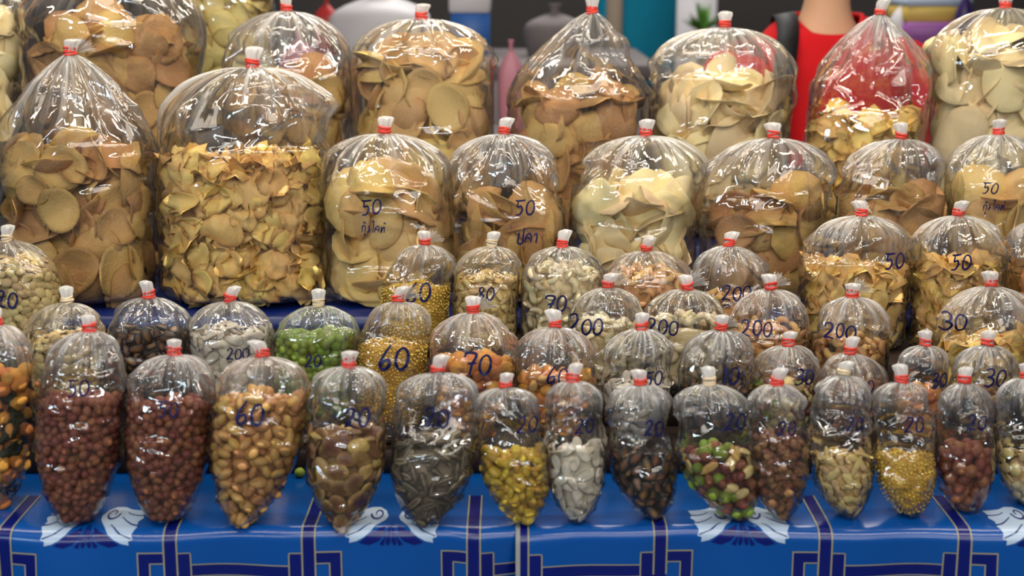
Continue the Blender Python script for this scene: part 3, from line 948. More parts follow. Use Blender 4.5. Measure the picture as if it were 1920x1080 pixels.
        if s.point:
            disp += np.abs(folds(26, 0.1 * s.zf, 0.95 * s.zf, (0.12, 0.3), (0.03, 0.06), (0.5, 1.0), True))
        if s.point:
            disp += folds(26, 0, s.zt * 0.7, (0.06, 0.2), (0.012, 0.03), (0.3, 0.7), True) * np.clip(rad / (0.2 * s.W), 0, 1)
        if s.zf > s.zs:
            gat *= 0.6
        # broad dents of the half empty upper part
        disp += folds(5, loose_lo, s.H - 0.15 * s.W, (0.4, 0.9), (0.2, 0.38), (0.08, 0.2), False) * fade
        disp = np.clip(disp, -0.10 * s.W, 0.07 * s.W)
        ins = (Z < s.zf)
        disp = np.where(ins, np.clip(disp, -0.0008, 0.02), disp)
        cx = s.prof(Z)[2]
        nx, ny = P[..., 0] - cx, P[..., 1]
        ln = np.hypot(nx, ny) + 1e-9
        P[..., 0] += nx / ln * disp
        P[..., 1] += ny / ln * disp
        # the sheet sags a little between the folds higher up
        V = P.reshape(-1, 3)
        cap = np.array([[s.prof(0.0)[2] + 0, 0, 0.0]])
        V = np.concatenate([V, cap])
        tri = np.array([[len(V) - 1, (i + 1) % nu, i] for i in range(nu)])
        g = np.concatenate([np.clip(gat, 0, 1).ravel(), [0]])
        fco = np.stack([np.cos(TH).ravel(), np.sin(TH).ravel(), (Z / s.W).ravel()], 1)
        fco = np.concatenate([fco, [[0, 0, 0]]]) + s.idx * 2.37
        me = build_mesh('plastic_film', V, [grid_faces(nu, nv), tri], FILM, True, {'gather': g, 'fold_co': fco})
        o = link('plastic_film', me, root)
        s.bvh = BVHTree.FromPolygons([Vector(p) for p in V], [tuple(f) for f in grid_faces(nu, nv)])
        return o

    def knot(s, root):
        r, d = s.r, s.d
        n = s.neck
        T = np.array([s.tx + s.prof(s.H)[2] * 0, 0, s.H])
        T[0] = float(s.prof(s.H)[2])
        mb = MB()
        k = 4
        for i in range(k):
            th = np.linspace(0, 2 * math.pi, 17)
            tl = r.normal(0, 0.16, 2)
            rr = n * (1.10 + 0.10 * r.uniform(-1, 1))
            pts = np.stack([T[0] + rr * np.cos(th), rr * np.sin(th), T[2] + 0.0012 + i * n * 0.36 + rr * (tl[0] * np.cos(th) + tl[1] * np.sin(th))], 1)
            mb.tube(pts, n * 0.24, 7, False)
        mb.obj('rubber_band', BAND_CREAM if d.get('cream') else BAND_RED, root)
        # the cut end of the bag, folded over and bunched above the band
        hz = n * r.uniform(1.7, 2.5)
        z0 = T[2] - 0.001
        nu, nv = 40, 12
        th = np.linspace(0, 2 * math.pi, nu, endpoint=False)
        rows, gg = [], []
        wide = r.uniform(0.22, 0.6)
        off = r.normal(0, 0.5, 2) * n
        for j in range(nv):
            t = j / (nv - 1)
            R = n * (0.95 + wide * math.sin(min(t * 1.25, 1) * math.pi * 0.5)) * (1 if t < 0.8 else math.sqrt(max(1 - ((t - 0.8) / 0.2) ** 2, 0.02)))
            pl = 1 + 0.17 * np.cos(th * 5 + r.uniform(0, .5)) * min(1, t * 2) + 0.1 * np.cos(th * 9 + 2)
            zz = z0 + n * 1.3 * min(t * 3, 1) + hz * t
            rows.append(np.stack([T[0] + off[0] * t + R * pl * np.cos(th), off[1] * t + R * pl * np.sin(th), np.full(nu, zz) + 0.15 * n * t * np.cos(th * 3 + 1)], 1))
            gg.append(0.5 + 0.5 * np.cos(th * 5))
        V = np.concatenate(rows + [np.array([[T[0] + off[0], off[1], z0 + n * 1.3 + hz * 0.98]])])
        top = (nv - 1) * nu
        tri = np.array([[len(V) - 1, top + i, top + (i + 1) % nu] for i in range(nu)])
        me = build_mesh('gathered_end', V, [grid_faces(nu, nv), tri], TUFT, True, {'gather': np.concatenate(gg + [np.array([0.5])])})
        link('gathered_end', me, root)
        if d.get('fan'):
            # loose fringe of the bag's mouth standing out behind the band
            nu, nv = 36, 9
            sgn = 1.0
            L = n * r.uniform(3.0, 4.2)
            rows, gg = [], []
            for j in range(nv):
                t = j / (nv - 1)
                for i in range(nu):
                    a = (i / (nu - 1) - 0.5)
                    ang = math.radians(48) + a * math.radians(70)
                    wv = math.sin(i * 1.9 + 0.7) * 0.32 * n * (0.3 + t)
                    rr = n * 0.5 + L * t * (1 + 0.12 * math.sin(i * 1.3) + (0.1 * math.sin(i * 4.1) if t > 0.9 else 0))
                    rows.append([T[0] + sgn * math.sin(ang) * rr, n * 0.9 + 0.55 * rr * 0.4 + wv, T[2] + n * 0.3 + math.cos(ang) * rr * 0.75])
                    gg.append(0.4 + 0.4 * math.sin(i * 1.9))
            me = build_mesh('loose_fringe', np.array(rows), grid_faces(nu, nv, False), FRINGE, True, {'gather': np.array(gg)})
            link('loose_fringe', me, root)

    def bottom_tail(s, root):
        mb = MB()
        r = s.r
        th = np.linspace(0, 2 * math.pi, 14, endpoint=False)
        rows = []
        for j in range(14):
            t = j / 13
            R = (0.0075 - 0.003 * t) * (1 + 0.22 * math.sin(j * 2.1))
            rows.append(np.stack([s.bx * 1.0 + 0.004 * t + R * np.cos(th) * (1 + 0.25 * np.cos(th * 3 + j)), -0.004 - 0.020 * t + 0.5 * R * np.sin(th), 0.0045 - 0.010 * t * t + np.zeros(14)], 1))
        V = np.concatenate(rows)
        V[:, 2] = np.maximum(V[:, 2], -0.006)
        me = build_mesh('twisted_tip', V, grid_faces(14, 14), FRINGE, True, {'gather': np.full(len(V), 0.12)})
        link('twisted_tip', me, root)

    # ---------------------------------------------------------------- contents
    def scatter(s):
        """pieces as (kind, var, 3x3 rotation, local centre, half length, outer?)"""
        r, d = s.r, s.d
        kinds = list(d['what'].items())
        pk = d.get('pk', 1.0)
        size = sum(KIND[k][0] * f for k, f in kinds) * pk
        size_min = min(KIND[k][0] for k, _ in kinds) * pk
        flat = sum(f for k, f in kinds if KIND[k][2]) > 0.5
        big = size > 0.02
        thick = sum(KIND[k][0] * KIND[k][1] * f for k, f in kinds) * pk
        if d['what'].get('mung_bean'):
            spc = [size * 1.55]
            insets = [0.0016]
        elif big:
            spc = [size * 1.1, size * 1.05, size * 1.1]
            insets = [size * 0.30, size * 0.62, size * 1.0]
        else:
            spc = [size * (1.12 if flat else 1.24), size * 1.35]
            insets = [thick * 0.92 + 0.0012, thick * 1.6 + size * 0.3]
        dome = (0.10 if big else 0.07) * s.W
        pieces = []
        zlo = 0.003 if s.point else 0.01
        ztop = s.zf
        if s.d['row'] not in 'A':
            # what stands below the bag in front of it and is hidden is not needed
            zlo = max(zlo, s.zf - (0.26 if big else 0.11))
        ph = r.uniform(0, 6.28, 4)
        def heap(x, y):
            a, b, cx = s.prof(np.full_like(x, max(ztop - 0.01, 0.01)))
            rho2 = ((x - cx) / a) ** 2 + (y / b) ** 2
            bump = 0.022 * s.W * (np.sin(x / s.W * 9 + ph[0]) + np.sin(x / s.W * 17 + ph[1]) + np.sin(y / s.W * 12 + ph[2]))
            return ztop - dome * np.clip(rho2, 0, 1.2) * 0.9 + bump
        for li, (sp, ins) in enumerate(zip(spc, insets)):
            area_side = 2 * math.pi * s.W * 0.42 * max(ztop - zlo, 0.01)
            area_top = math.pi * s.W * s.D / 4
            n = int((area_side + area_top) / (sp * sp) * 14)
            n = min(n, 26000)
            ns = int(n * area_side / (area_side + area_top))
            th = r.uniform(0, 2 * math.pi, ns)
            z = r.uniform(zlo, ztop, ns)
            p = s.section(th, z, ins)
            keep = z < heap(p[:, 0], p[:, 1]) - 0.2 * ins
            p, th, z = p[keep], th[keep], z[keep]
            e = 1e-3
            du = s.section(th + e, z, ins) - p
            dz = s.section(th, z + e, ins) - p
            nr = np.cross(du, dz)
            nr /= np.linalg.norm(nr, axis=1)[:, None] + 1e-12
            nt = n - ns
            q = r.uniform(-1, 1, (nt, 2))
            q = q[(q ** 2).sum(1) < 1]
            a, b, cx = s.prof(np.array([max(ztop - dome, 0.01)]))
            x, y = cx + q[:, 0] * max(a[0] - ins, 0.002), q[:, 1] * max(b[0] - ins, 0.002)
            zt_ = heap(x, y) - ins * 0.8
            # keep the heap inside the narrowing sheet
            aa, bb, cc = s.prof(zt_)
            kk = np.minimum(1, 1 / np.sqrt(((x - cc) / np.maximum(aa - ins, .002)) ** 2 + (y / np.maximum(bb - ins, .002)) ** 2 + 1e-9))
            x, y = cc + (x - cc) * kk, y * kk
            pt = np.stack([x, y, zt_], 1)
            nt_ = np.stack([0.5 * (x - cc) / s.W, 0.5 * y / s.W, np.ones_like(x)], 1)
            nt_ /= np.linalg.norm(nt_, axis=1)[:, None]
            P = np.concatenate([p, pt]); Nn = np.concatenate([nr, nt_])
            istop = np.concatenate([np.zeros(len(p), bool), np.ones(len(pt), bool)])
            order = r.permutation(len(P))
            alive = np.ones(len(P), bool)
            for i in order:
                if not alive[i]:
                    continue
                dd = ((P - P[i]) ** 2).sum(1)
                alive[dd < sp * sp] = False
                k = kinds[0][0] if len(kinds) == 1 else kinds[r.choice(len(kinds), p=np.array([f for _, f in kinds]) / sum(f for _, f in kinds))][0]
                hl = KIND[k][0] * pk * r.uniform(0.82, 1.15) * (1.0 if not big else r.uniform(0.8, 1.15))
                nv_ = Nn[i]
                if big and li < 2:
                    P[i] = P[i] - nv_ * r.uniform(0, 0.3) * size
                fl = KIND[k][2]
                if fl:
                    tilt = abs(r.normal(0, 0.55 if 'chip' in k else 0.40 if big else 0.20)) if not istop[i] else abs(r.normal(0.25, 0.45))
                    if big and not istop[i] and r.uniform() < 0.16:
                        tilt = r.uniform(0.9, 1.4)
                    ax = r.normal(size=3); ax -= nv_ * (ax @ nv_); ax /= np.linalg.norm(ax) + 1e-9
                    nn = nv_ * math.cos(tilt) + np.cross(ax, nv_) * math.sin(tilt)
                    if big and r.uniform() < 0.5:
                        nn = -nn
                    sp_ = r.normal(size=3); sp_ -= nn * (sp_ @ nn); sp_ /= np.linalg.norm(sp_) + 1e-9
                    R = np.stack([sp_, np.cross(nn, sp_), nn], 1)
                    push = hl * (0.80 if big else 0.6) * math.sin(min(tilt, 1.3)) * (1 if not istop[i] else 0.5)
                else:
                    qv = r.normal(size=(3, 3))
                    qv, _ = np.linalg.qr(qv)
                    if np.linalg.det(qv) < 0: qv[:, 0] *= -1
                    R = qv
                    if k in ('golden_peanut', 'red_peanut', 'cashew_nut', 'roasted_cashew', 'yellow_bean'):
                        # long side mostly along the sheet
                        ax = r.normal(size=3); ax -= nv_ * (ax @ nv_) * 0.75; ax /= np.linalg.norm(ax)
                        b2 = np.cross(nv_ + 0.5 * r.normal(size=3), ax); b2 /= np.linalg.norm(b2) + 1e-9
                        R = np.stack([ax, np.cross(b2, ax) * -1 if r.uniform() < .5 else np.cross(b2, ax), b2], 1)
                        R[:, 2] = np.cross(R[:, 0], R[:, 1])
                        if k in ('cashew_nut', 'roasted_cashew'):
                            R = np.stack([R[:, 0], R[:, 2], -R[:, 1]], 1) if r.uniform() < 0.65 else R
                    push = 0.0
                c = P[i] - nv_ * push
                if big:
                    # no rim may poke through the sheet
                    for _ in range(6):
                        rim = c + hl * 0.92 * (np.cos(RIM)[:, None] * R[:, 0] + np.sin(RIM)[:, None] * R[:, 1])
                        aa, bb, cc = s.prof(np.clip(rim[:, 2], 0, s.H - 0.002))
                        q2 = np.sqrt(((rim[:, 0] - cc) / (aa - 0.003)) ** 2 + (rim[:, 1] / (bb - 0.003)) ** 2)
                        w_ = int(q2.argmax())
                        if q2[w_] <= 1.04 and rim[:, 2].max() < s.H - 0.02:
                            break
                        dxy = np.array([rim[w_, 0] - cc[w_], rim[w_, 1], 0.0])
                        c = c - dxy * (1 - 1.02 / max(q2[w_], 1.02)) * 0.9
                        if istop[i]:
                            c[2] -= 0.003
                pieces.append((k, int(r.integers(NVAR)), R, c, hl, li == 0, nv_, bool(istop[i])))
        s.core_inset = insets[-1] + (0.5 * size if big else 0.7 * thick)
        s.heap, s.zlo, s.dome = heap, zlo, dome
        return pieces

    def core(s):
        """lumpy inner mass of the heap as vertices and triangles"""
        nu, nv = 24, 9
        th = np.linspace(0, 2 * math.pi, nu, endpoint=False)
        ins = min(s.core_inset, 0.36 * min(s.W, s.D))
        zt = max(s.zf - ins - s.dome, s.zlo + 0.01)
        rows = [s.section(th, np.full(nu, z), ins) for z in np.linspace(min(s.zlo + ins * 0.3, zt * 0.6), zt, nv)]
        V = np.concatenate(rows)
        V = np.concatenate([V, [[V[-nu:, 0].mean(), 0, zt + s.dome * 0.7], [V[:nu, 0].mean(), 0, V[0, 2]]]])
        q = grid_faces(nu, nv)
        k = len(V)
        t = np.concatenate([q[:, [0, 1, 2]], q[:, [0, 2, 3]], [[k - 2, (nv - 1) * nu + i, (nv - 1) * nu + (i + 1) % nu] for i in range(nu)], [[k - 1, (i + 1) % nu, i] for i in range(nu)]])
        return V, t


FRINGE = film_mat('frayed_film', 0.22, 0.5, rough=0.08)
bags = [Bag(d, i) for i, d in enumerate(BAGS)]


def rect(b):
    d = b.d
    py_bottom = d['bottom'][1] if 'bottom' in d else 2000
    return d['x0'] + 10, d['x1'] - 10, d['fill'] + 14, py_bottom - 20


candidates = {}
for b in bags:
    root = bpy.data.objects.new('snack_bag', None)
    root.empty_display_size = 0.02
    COL.objects.link(root)
    root.matrix_world = b.M
    tag(root, b.d['label'], 'bag', b.group)
    b.root = root
    b.film(root)
    b.knot(root)
    if b.d.get('tail'):
        b.bottom_tail(root)
    for text, px, py, hpx in b.d['marks']:
        Mi = b.M.inverted()
        o = Mi @ Vector(CAM)
        dv = (Mi.to_3x3() @ Vector(ray(px, py))).normalized()
        hit = b.bvh.ray_cast(o, dv)[0]
        if hit is None:
            continue
        zc = project(np.array(b.M @ hit))[2]
        write_on(b.bvh, hit.x, hit.z, text, hpx * zc / F / 0.95, root)
    b.pieces = b.scatter()
    front = [o for o in bags if o.y < b.y - 0.03]
    b.single = set()
    if not b.pieces:
        continue
    C = b.world(np.array([p[3] for p in b.pieces]))
    px, py, zc = project(C)
    Nw = np.array([p[6] for p in b.pieces]) @ b.Mn[:3, :3].T
    view = CAM - C
    view /= np.linalg.norm(view, axis=1)[:, None]
    face = (Nw * view).sum(1)
    for i, p in enumerate(b.pieces):
        if not p[5] or p[0] == 'mung_bean' or face[i] < 0.12:
            continue
        if not (3 < px[i] < 1917 and 3 < py[i] < 1077):
            continue
        if any(x0 < px[i] < x1 and y0 < py[i] < y1 for x0, x1, y0, y1 in map(rect, front)):
            continue
        candidates.setdefault(p[0], []).append((p[4] * F / zc[i] * (0.6 + 0.4 * face[i]), b.idx, i))

CAP = 290
for k, c in candidates.items():
    c.sort(reverse=True)
    for _, bi, i in c[:CAP]:
        bags[bi].single.add(i)

for b in bags:
    fill_parts = {}
    short = b.d['short']
    for i, (k, var, R, c, hl, outer, nv_, top) in enumerate(b.pieces):
        if i in b.single:
            o = bpy.data.objects.new(k, proto_mesh(k, var))
            COL.objects.link(o)
            m = Matrix([[*(R[0] * hl), c[0]], [*(R[1] * hl), c[1]], [*(R[2] * hl), c[2]], [0, 0, 0, 1]])
            o.matrix_world = b.M @ m
            lab = KIND[k][4] + ' in the ' + short
            if True:
                nw = (b.Mn[:3, :3] @ R[:, 2])
                vw = CAM - b.world(c)
                edge = abs(nw @ vw) / np.linalg.norm(vw)
                hf = (c[2] - b.zlo) / max(b.zf - b.zlo, 0.01)
                how = 'topmost ' if top and hf > 0.86 else 'upper ' if hf > 0.66 else 'midway ' if hf > 0.33 else 'lower '
                if KIND[k][2] and hl > 0.012 and len((how + lab).split()) < 16:
                    how += 'edge-on ' if edge < 0.45 else 'slanting ' if edge < 0.8 else 'face-on '
                if len((how + lab).split()) <= 16:
                    lab = how + lab
            acx = b.prof(c[2])
            where = ' at the side of the ' if abs(c[0] - float(acx[2])) > 0.55 * float(acx[0]) else ' in the middle of the '
            for cand in (how + KIND[k][4] + where + short, lab):
                if len(cand.split()) <= 16:
                    lab = cand
                    break
            o['label'] = lab
            o['category'] = KIND[k][3]
            o['group'] = KIND[k][4] + ' pieces in the ' + short
        else:
            fill_parts.setdefault(k, []).append((var, R, c, hl))
    main = max(b.d['what'], key=b.d['what'].get)
    cv, ct = b.core()
    for k, lst in [(main, fill_parts.get(main, []))] + [x for x in fill_parts.items() if x[0] != main]:
        vs, ts, tn, gc, n = [], [], [], [], 0
        if k == main:
            vs.append(cv); ts.append(ct); tn.append(np.full(len(cv), 0.0 if k == 'watermelon_seed' else 0.5)); gc.append(cv * 60); n = len(cv)
        for var, R, c, hl in lst:
            v, t, tone = proto(k, var, True)
            vs.append(v @ R.T * hl + c); ts.append(t + n); tn.append(tone); gc.append(v + (n % 97) * 1.3); n += len(v)
        if not vs:
            continue
        me = build_mesh(k + '_filling', np.concatenate(vs), np.concatenate(ts), FOOD[k], True, {'tone': np.concatenate(tn), 'grain_co': np.concatenate(gc)})
        o = link(k + '_filling', me)
        o.matrix_world = b.M
        tag(o, 'heap of ' + KIND[k][4] + ' pieces filling the ' + short, 'snack filling', None, 'stuff')

# ------------------------------------------------------------------ table, cloths and stepped stand
BLUE = plain('blue_oilcloth', lin(8, 80, 160), 0.2, 0.5, 0.35, 9, 0.03, lin(3, 50, 126))
NAVY = plain('navy_print', lin(6, 22, 104), 0.22, 0.5)
GOLD = plain('gold_outline', lin(150, 145, 120), 0.3, 0.5)
WHITE = plain('white_print', lin(176, 196, 222), 0.25, 0.5)
WOOD = plain('dark_wood', lin(46, 33, 26), 0.6, 0.3, 0.8, 24, 0.2)
UNDER = plain('cloth_back', lin(150, 150, 150), 0.7, 0.2)

LIP_Y, LIP_R = -0.018, 0.014
DROP = 0.30
TOPLEN = 0.20


def cloth_pt(x, v, side):
    """v: length along the cloth, 0 at the lip, negative over the table top, positive down the hanging front"""
    x, v = np.broadcast_arrays(np.asarray(x, float), np.asarray(v, float))
    arc = LIP_R * math.pi / 2
    wav = 0.0018 * np.sin(x * 21 + side) + 0.0012 * np.sin(x * 47 + 1.3)
    y = np.where(v < -arc / 2, LIP_Y + LIP_R - v - arc / 2, LIP_Y)
    z = np.where(v > arc / 2, -LIP_R - (v - arc / 2), 0.0)
    mid = np.abs(v) <= arc / 2
    a = (v / arc + 0.5) * math.pi / 2
    y = np.where(mid, LIP_Y + LIP_R - LIP_R * np.sin(a), y)
    z = np.where(mid, -LIP_R + LIP_R * np.cos(a), z)
    k = np.clip((v + 0.03) / 0.10, 0, 1)
    z = z - 0.0022 * np.exp(-(v / 0.02) ** 2) * (np.sin(x * 13 + 1 + side) + 0.6 * np.sin(x * 31 + 2 * side))
    y = y - wav * k * 2.2 - 0.012 * k * np.clip(np.sin(x * 9.5 + 2 * side), 0, 1) ** 2
    # loose corners at the joint between the two cloths
    e = np.clip(1 - np.abs(x - 0.006) / 0.055, 0, 1)
    y = y + (0.016 if side == 0 else 0.004) * e ** 2 * k - (0.010 * np.exp(-((np.abs(x - 0.006) - 0.05) / 0.018) ** 2) * k if side == 0 else 0)
    z = z + 0.0008 + (0.0012 * np.sin(x * 33 + side) * np.clip(1 - np.abs(v) / 0.03, 0, 1))
    return np.stack([x, y, z], -1)


def patch(x0, x1, v0, v1, side, lift, step=0.008):
    nx, nv = max(2, int((x1 - x0) / step) + 2), max(2, int((v1 - v0) / 0.004) + 2)
    X, Vv = np.meshgrid(np.linspace(x0, x1, nx), np.linspace(v0, v1, nv))
    P = cloth_pt(X, Vv, side)
    e = 1e-4
    du = cloth_pt(X + e, Vv, side) - P
    dv = cloth_pt(X, Vv + e, side) - P
    n = np.cross(du, dv)
    n /= np.linalg.norm(n, axis=-1)[..., None] + 1e-12
    n = np.where((n[..., 1] < 0)[..., None] | (n[..., 2] > 0.3)[..., None], n, -n)
    n = np.where(((n @ np.array([0, -0.7, 0.7])) < 0)[..., None], -n, n)
    return (P + n * lift).reshape(-1, 3), grid_faces(nx, nv, False)


def shape_on(poly, side, cx, mirror, lift, flip=1):
    """a filled outline in (dx, v) laid on the cloth: fan from its centroid, three rings"""
    p = np.array(poly, float) * 1.0
    p = np.concatenate([p, p[:1]])
    q = []
    for a, b_ in zip(p[:-1], p[1:]):
        for t in (0, 0.5):
            q.append(a + (b_ - a) * t)
    return np.array(q)


from mathutils.geometry import tessellate_polygon


def fill_shape(poly, side, lift):
    poly = np.asarray(poly)
    tris = tessellate_polygon([[Vector((a, b_, 0)) for a, b_ in poly]])
    v, t = poly.copy(), np.array(tris)
    for _ in range(3):      # split so that the print follows the bend of the cloth
        mids, nt, vv = {}, [], [tuple(a) for a in v]
        def mid(i, j):
            k = (min(i, j), max(i, j))
            if k not in mids:
                mids[k] = len(vv)
                vv.append(((vv[i][0] + vv[j][0]) / 2, (vv[i][1] + vv[j][1]) / 2))
            return mids[k]
        for a, b_, c in t:
            ab, bc, ca = mid(a, b_), mid(b_, c), mid(c, a)
            nt += [[a, ab, ca], [ab, b_, bc], [ca, bc, c], [ab, bc, ca]]
        v, t = np.array(vv), np.array(nt)
        if len(t) > 600:
            break
    P = cloth_pt(v[:, 0], v[:, 1], side)
    e = 1e-4
    n = np.cross(cloth_pt(v[:, 0] + e, v[:, 1], side) - P, cloth_pt(v[:, 0], v[:, 1] + e, side) - P)
    n /= np.linalg.norm(n, axis=1)[:, None] + 1e-12
    n = np.where(((n @ np.array([0, -0.7, 0.7])) < 0)[:, None], -n, n)
    return P + n * lift, t


S = 1 / 1600.0         # metres per photograph pixel at the lip
LIPPX = 988


def X(px): return (px - 960) * S


def V(py):
    # the table top is seen at a flat angle, the hanging front almost square on
    d = py - LIPPX
    return d * S * (1.06 if d > 0 else 2.4)


LEAF = [(10, -26), (16, -38), (28, -45), (44, -45), (58, -40), (72, -38), (92, -37), (88, -28), (92, -22), (85, -15), (89, -7), (82, 0), (85, 10), (77, 12), (78, 20), (64, 17), (50, 10), (38, 1), (24, -10), (14, -18)]
PETAL = [[(10, -6), (24, -2), (44, 8), (60, 20), (42, 24), (24, 17), (14, 8)], [(1, -12), (6, -2), (10, 20), (6, 25), (1, 18)], [(8, -2), (14, 12), (22, 22), (14, 25), (10, 12)]]


def ring_stroke(pts, wd):
    pts = smooth_line(pts, 5)
    t = np.gradient(pts, axis=0)
    t /= np.linalg.norm(t, axis=1)[:, None]
    nrm = np.stack([-t[:, 1], t[:, 0]], 1)
    ww = wd * np.linspace(1, 0.5, len(pts))[:, None]
    return np.concatenate([pts + nrm * ww, (pts - nrm * ww)[::-1]])


def scroll(cx, cy_, r0, turns=1.4, flip=1):
    a = np.linspace(0, turns * 2 * math.pi, 16)
    r_ = r0 * (1 - 0.75 * a / a[-1])
    return np.stack([cx + flip * r_ * np.cos(a), cy_ + r_ * np.sin(a)], 1)


def tablecloth(side, x0, x1, centres, label):
    v, f = patch(x0, x1, -TOPLEN, DROP, side, 0.0, 0.006)
    o = link('tablecloth', build_mesh('tablecloth', v, f, BLUE))
    tag(o, label, 'tablecloth', 'blue patterned cloths over the stall table')
    for c in centres:
        for mir in (-1, 1):
            def rect_(a0, a1, p0, p1, name, mat, lift, lim=True):
                xa, xb = sorted((X(c + mir * a0), X(c + mir * a1)))
                if xb < x0 or xa > x1:
                    return
                vv, ff = patch(max(xa, x0), min(xb, x1), V(p0), V(p1), side, lift)
                return vv, ff
            band, gold = MB(), MB()
            for (a0, a1, p0, p1) in ((142, 165, 918, 1068), (93, 142, 1023, 1044), (93, 115, 1044, 1130), (165, 190, 1025, 1130), (190, 283, 1048, 1070), (142, 165, 1068, 1130)):
                g = rect_(a0, a1, p0, p1, '', NAVY, 0.0005)
                if g: band.add(g[0], g[1])
            for (a0, a1, p0, p1) in ((140, 143, 918, 1068), (164, 167, 918, 1068), (92, 142, 1022, 1024.5), (92, 94.5, 1024, 1130), (114, 142, 1043, 1045), (114, 116.5, 1043, 1130), (166, 190, 1024, 1026), (189, 191.5, 1026, 1130), (190, 283, 1047, 1049), (190, 283, 1069, 1071), (116, 165, 1088, 1090)):
                g = rect_(a0, a1, p0, p1, '', GOLD, 0.0009)
                if g: gold.add(g[0], g[1])
            if band.v:
                q = band.obj('printed_band', NAVY, o); q['label'] = 'navy blue printed key pattern band'
            if gold.v:
                q = gold.obj('printed_outline', GOLD, o); q['label'] = 'thin gold printed outline'
        if not (x0 + 0.02 < X(c) < x1 - 0.02):
            if not (x0 - 0.05 < X(c) < x1 + 0.05):
                continue
        fl, pt = MB(), MB()
        for mir in (-1, 1):
            def put(poly, mb, lift):
                pp = np.array([[X(c + mir * a), V(LIPPX + b_)] for a, b_ in poly])
                if pp[:, 0].min() < x0 or pp[:, 0].max() > x1:
                    return
                vv, tt = fill_shape(pp, side, lift)
                mb.add(vv, None, tt)
            put(LEAF, fl, 0.0006)
            for q in PETAL:
                put(q, pt, 0.0006)
            put(ring_stroke(scroll(30, -31, 13, 1.1), 1.7), pt, 0.0010)
            put(ring_stroke(np.array([(89, -9), (76, -11), (62, -17), (50, -24)]), 1.1), pt, 0.0010)
            put(ring_stroke(np.array([(82, 8), (68, 3), (52, -3), (38, -10)]), 1.1), pt, 0.0010)
            put(ring_stroke(np.array([(90, -27), (78, -27), (66, -29), (56, -33)]), 1.0), pt, 0.0010)
        if fl.v:
            q = fl.obj('printed_flower', WHITE, o); q['label'] = 'pale printed leaf scroll ornament'
        if pt.v:
            q = pt.obj('printed_petal', NAVY, o); q['label'] = 'navy printed petals under the pale scroll'
    return o


tablecloth(0, -0.80, 0.004, (-395, 170, 735), 'glossy blue oilcloth with scroll print, under the red and golden peanuts')
tablecloth(1, 0.0095, 0.80, (825, 1390, 1955), 'glossy blue oilcloth with scroll print, under the pumpkin seeds and caramel peanuts')

hv, hf = patch(0.0042, 0.0096, -0.05, DROP, 1, 0.0002, 0.002)
cl1 = bpy.data.objects['tablecloth.001']
hem = link('folded_hem', build_mesh('folded_hem', hv, hf, UNDER), cl1)
hem['label'] = 'grey backing showing at the folded hem'

# table
tb = bpy.data.objects.new('stall_table', None); COL.objects.link(tb); tb.location = (0, 0.55, -0.80)
tag(tb, 'wooden stall table hidden under the blue oilcloths', 'table')
MB().box((-0.85, -0.55, 0.765), (0.85, 0.80, 0.799), 0.002).obj('tabletop', WOOD, tb)
for x in (-0.80, 0.80):
    for y in (-0.48, 0.72):
        MB().box((x - 0.025, y - 0.025, 0.0), (x + 0.025, y + 0.025, 0.765), 0.003).obj('leg', WOOD, tb)

# stepped stand
CLOTH2 = plain('blue_step_cloth', lin(8, 26, 84), 0.3, 0.45, 0.3, 14, 0.03, lin(24, 50, 120))
st = bpy.data.objects.new('display_stand', None); COL.objects.link(st); st.location = (0, 0.18, 0.0)
tag(st, 'low stepped wooden display stand carrying the upper rows of bags', 'stand')
STEPS = [(0.168, 0.272, 0.031), (0.272, 0.392, 0.061), (0.392, 0.560, 0.084), (0.560, 0.800, 0.1095), (0.800, 1.08, 0.172), (1.08, 1.36, 0.232)]
for y0, y1, z in STEPS:
    MB().box((-0.86, y0 - 0.18, 0.0015), (0.86, y1 - 0.18 - 0.0015, z), 0.002).obj('step', WOOD, st)
rows = []
prev = None
for i, (y0, y1, z) in enumerate(STEPS[3:5]):
    rows += [(y0 - 0.0012, z - 0.018 if i == 0 else STEPS[3 + i - 1][2] + 0.002), (y0 - 0.0012, z + 0.0005), (y0 + 0.001, z + 0.0016), (y1 - 0.0025, z + 0.0016)]
xs = np.linspace(-0.865, 0.865, 120)
vv = np.concatenate([np.stack([xs, np.full(120, y), np.full(120, z)], 1) for y, z in rows])
ct = link('step_cloth', build_mesh('step_cloth', vv, grid_faces(120, len(rows), False), CLOTH2, False))
tag(ct, 'blue cloth draped over the upper steps behind the small bags', 'cloth')

# a stray green pea on the cloth
o = link('green_pea', proto_mesh('green_pea', 1), None, Vector(at_z(562, 886, 0.007)))
o.scale = (0.0068,) * 3
tag(o, 'single loose green pea lying on the blue cloth', 'pea')

# ------------------------------------------------------------------ market behind the stall
CONC = plain('concrete', lin(104, 102, 100), 0.75, 0.3, 0.5, 3, 0.1)
GREYW = plain('hall_wall', lin(118, 112, 110), 0.8, 0.2, 0.6, 1.5, 0.0)
fl = link('floor', MB().box((-6, -4, -0.84), (6, 9, -0.80)).mesh('floor', CONC, False)); fl['kind'] = 'structure'
wl = link('wall_back', MB().box((-6, 7.5, -0.80), (6, 7.7, 3.0)).mesh('wall_back', GREYW, False)); wl['kind'] = 'structure'


def counter(x0, x1, y0, y1, z, mat, label):
    c = bpy.data.objects.new('market_counter', None); COL.objects.link(c); c.location = ((x0 + x1) / 2, (y0 + y1) / 2, -0.80)
    tag(c, label, 'counter')
    hx, hy = (x1 - x0) / 2, (y1 - y0) / 2
    MB().box((-hx, -hy, z + 0.80 - 0.04), (hx, hy, z + 0.80), 0.004).obj('top', mat, c)
    MB().box((-hx + 0.03, -hy + 0.03, 0), (hx - 0.03, hy - 0.03, z + 0.80 - 0.04)).obj('body', mat, c)
    return c


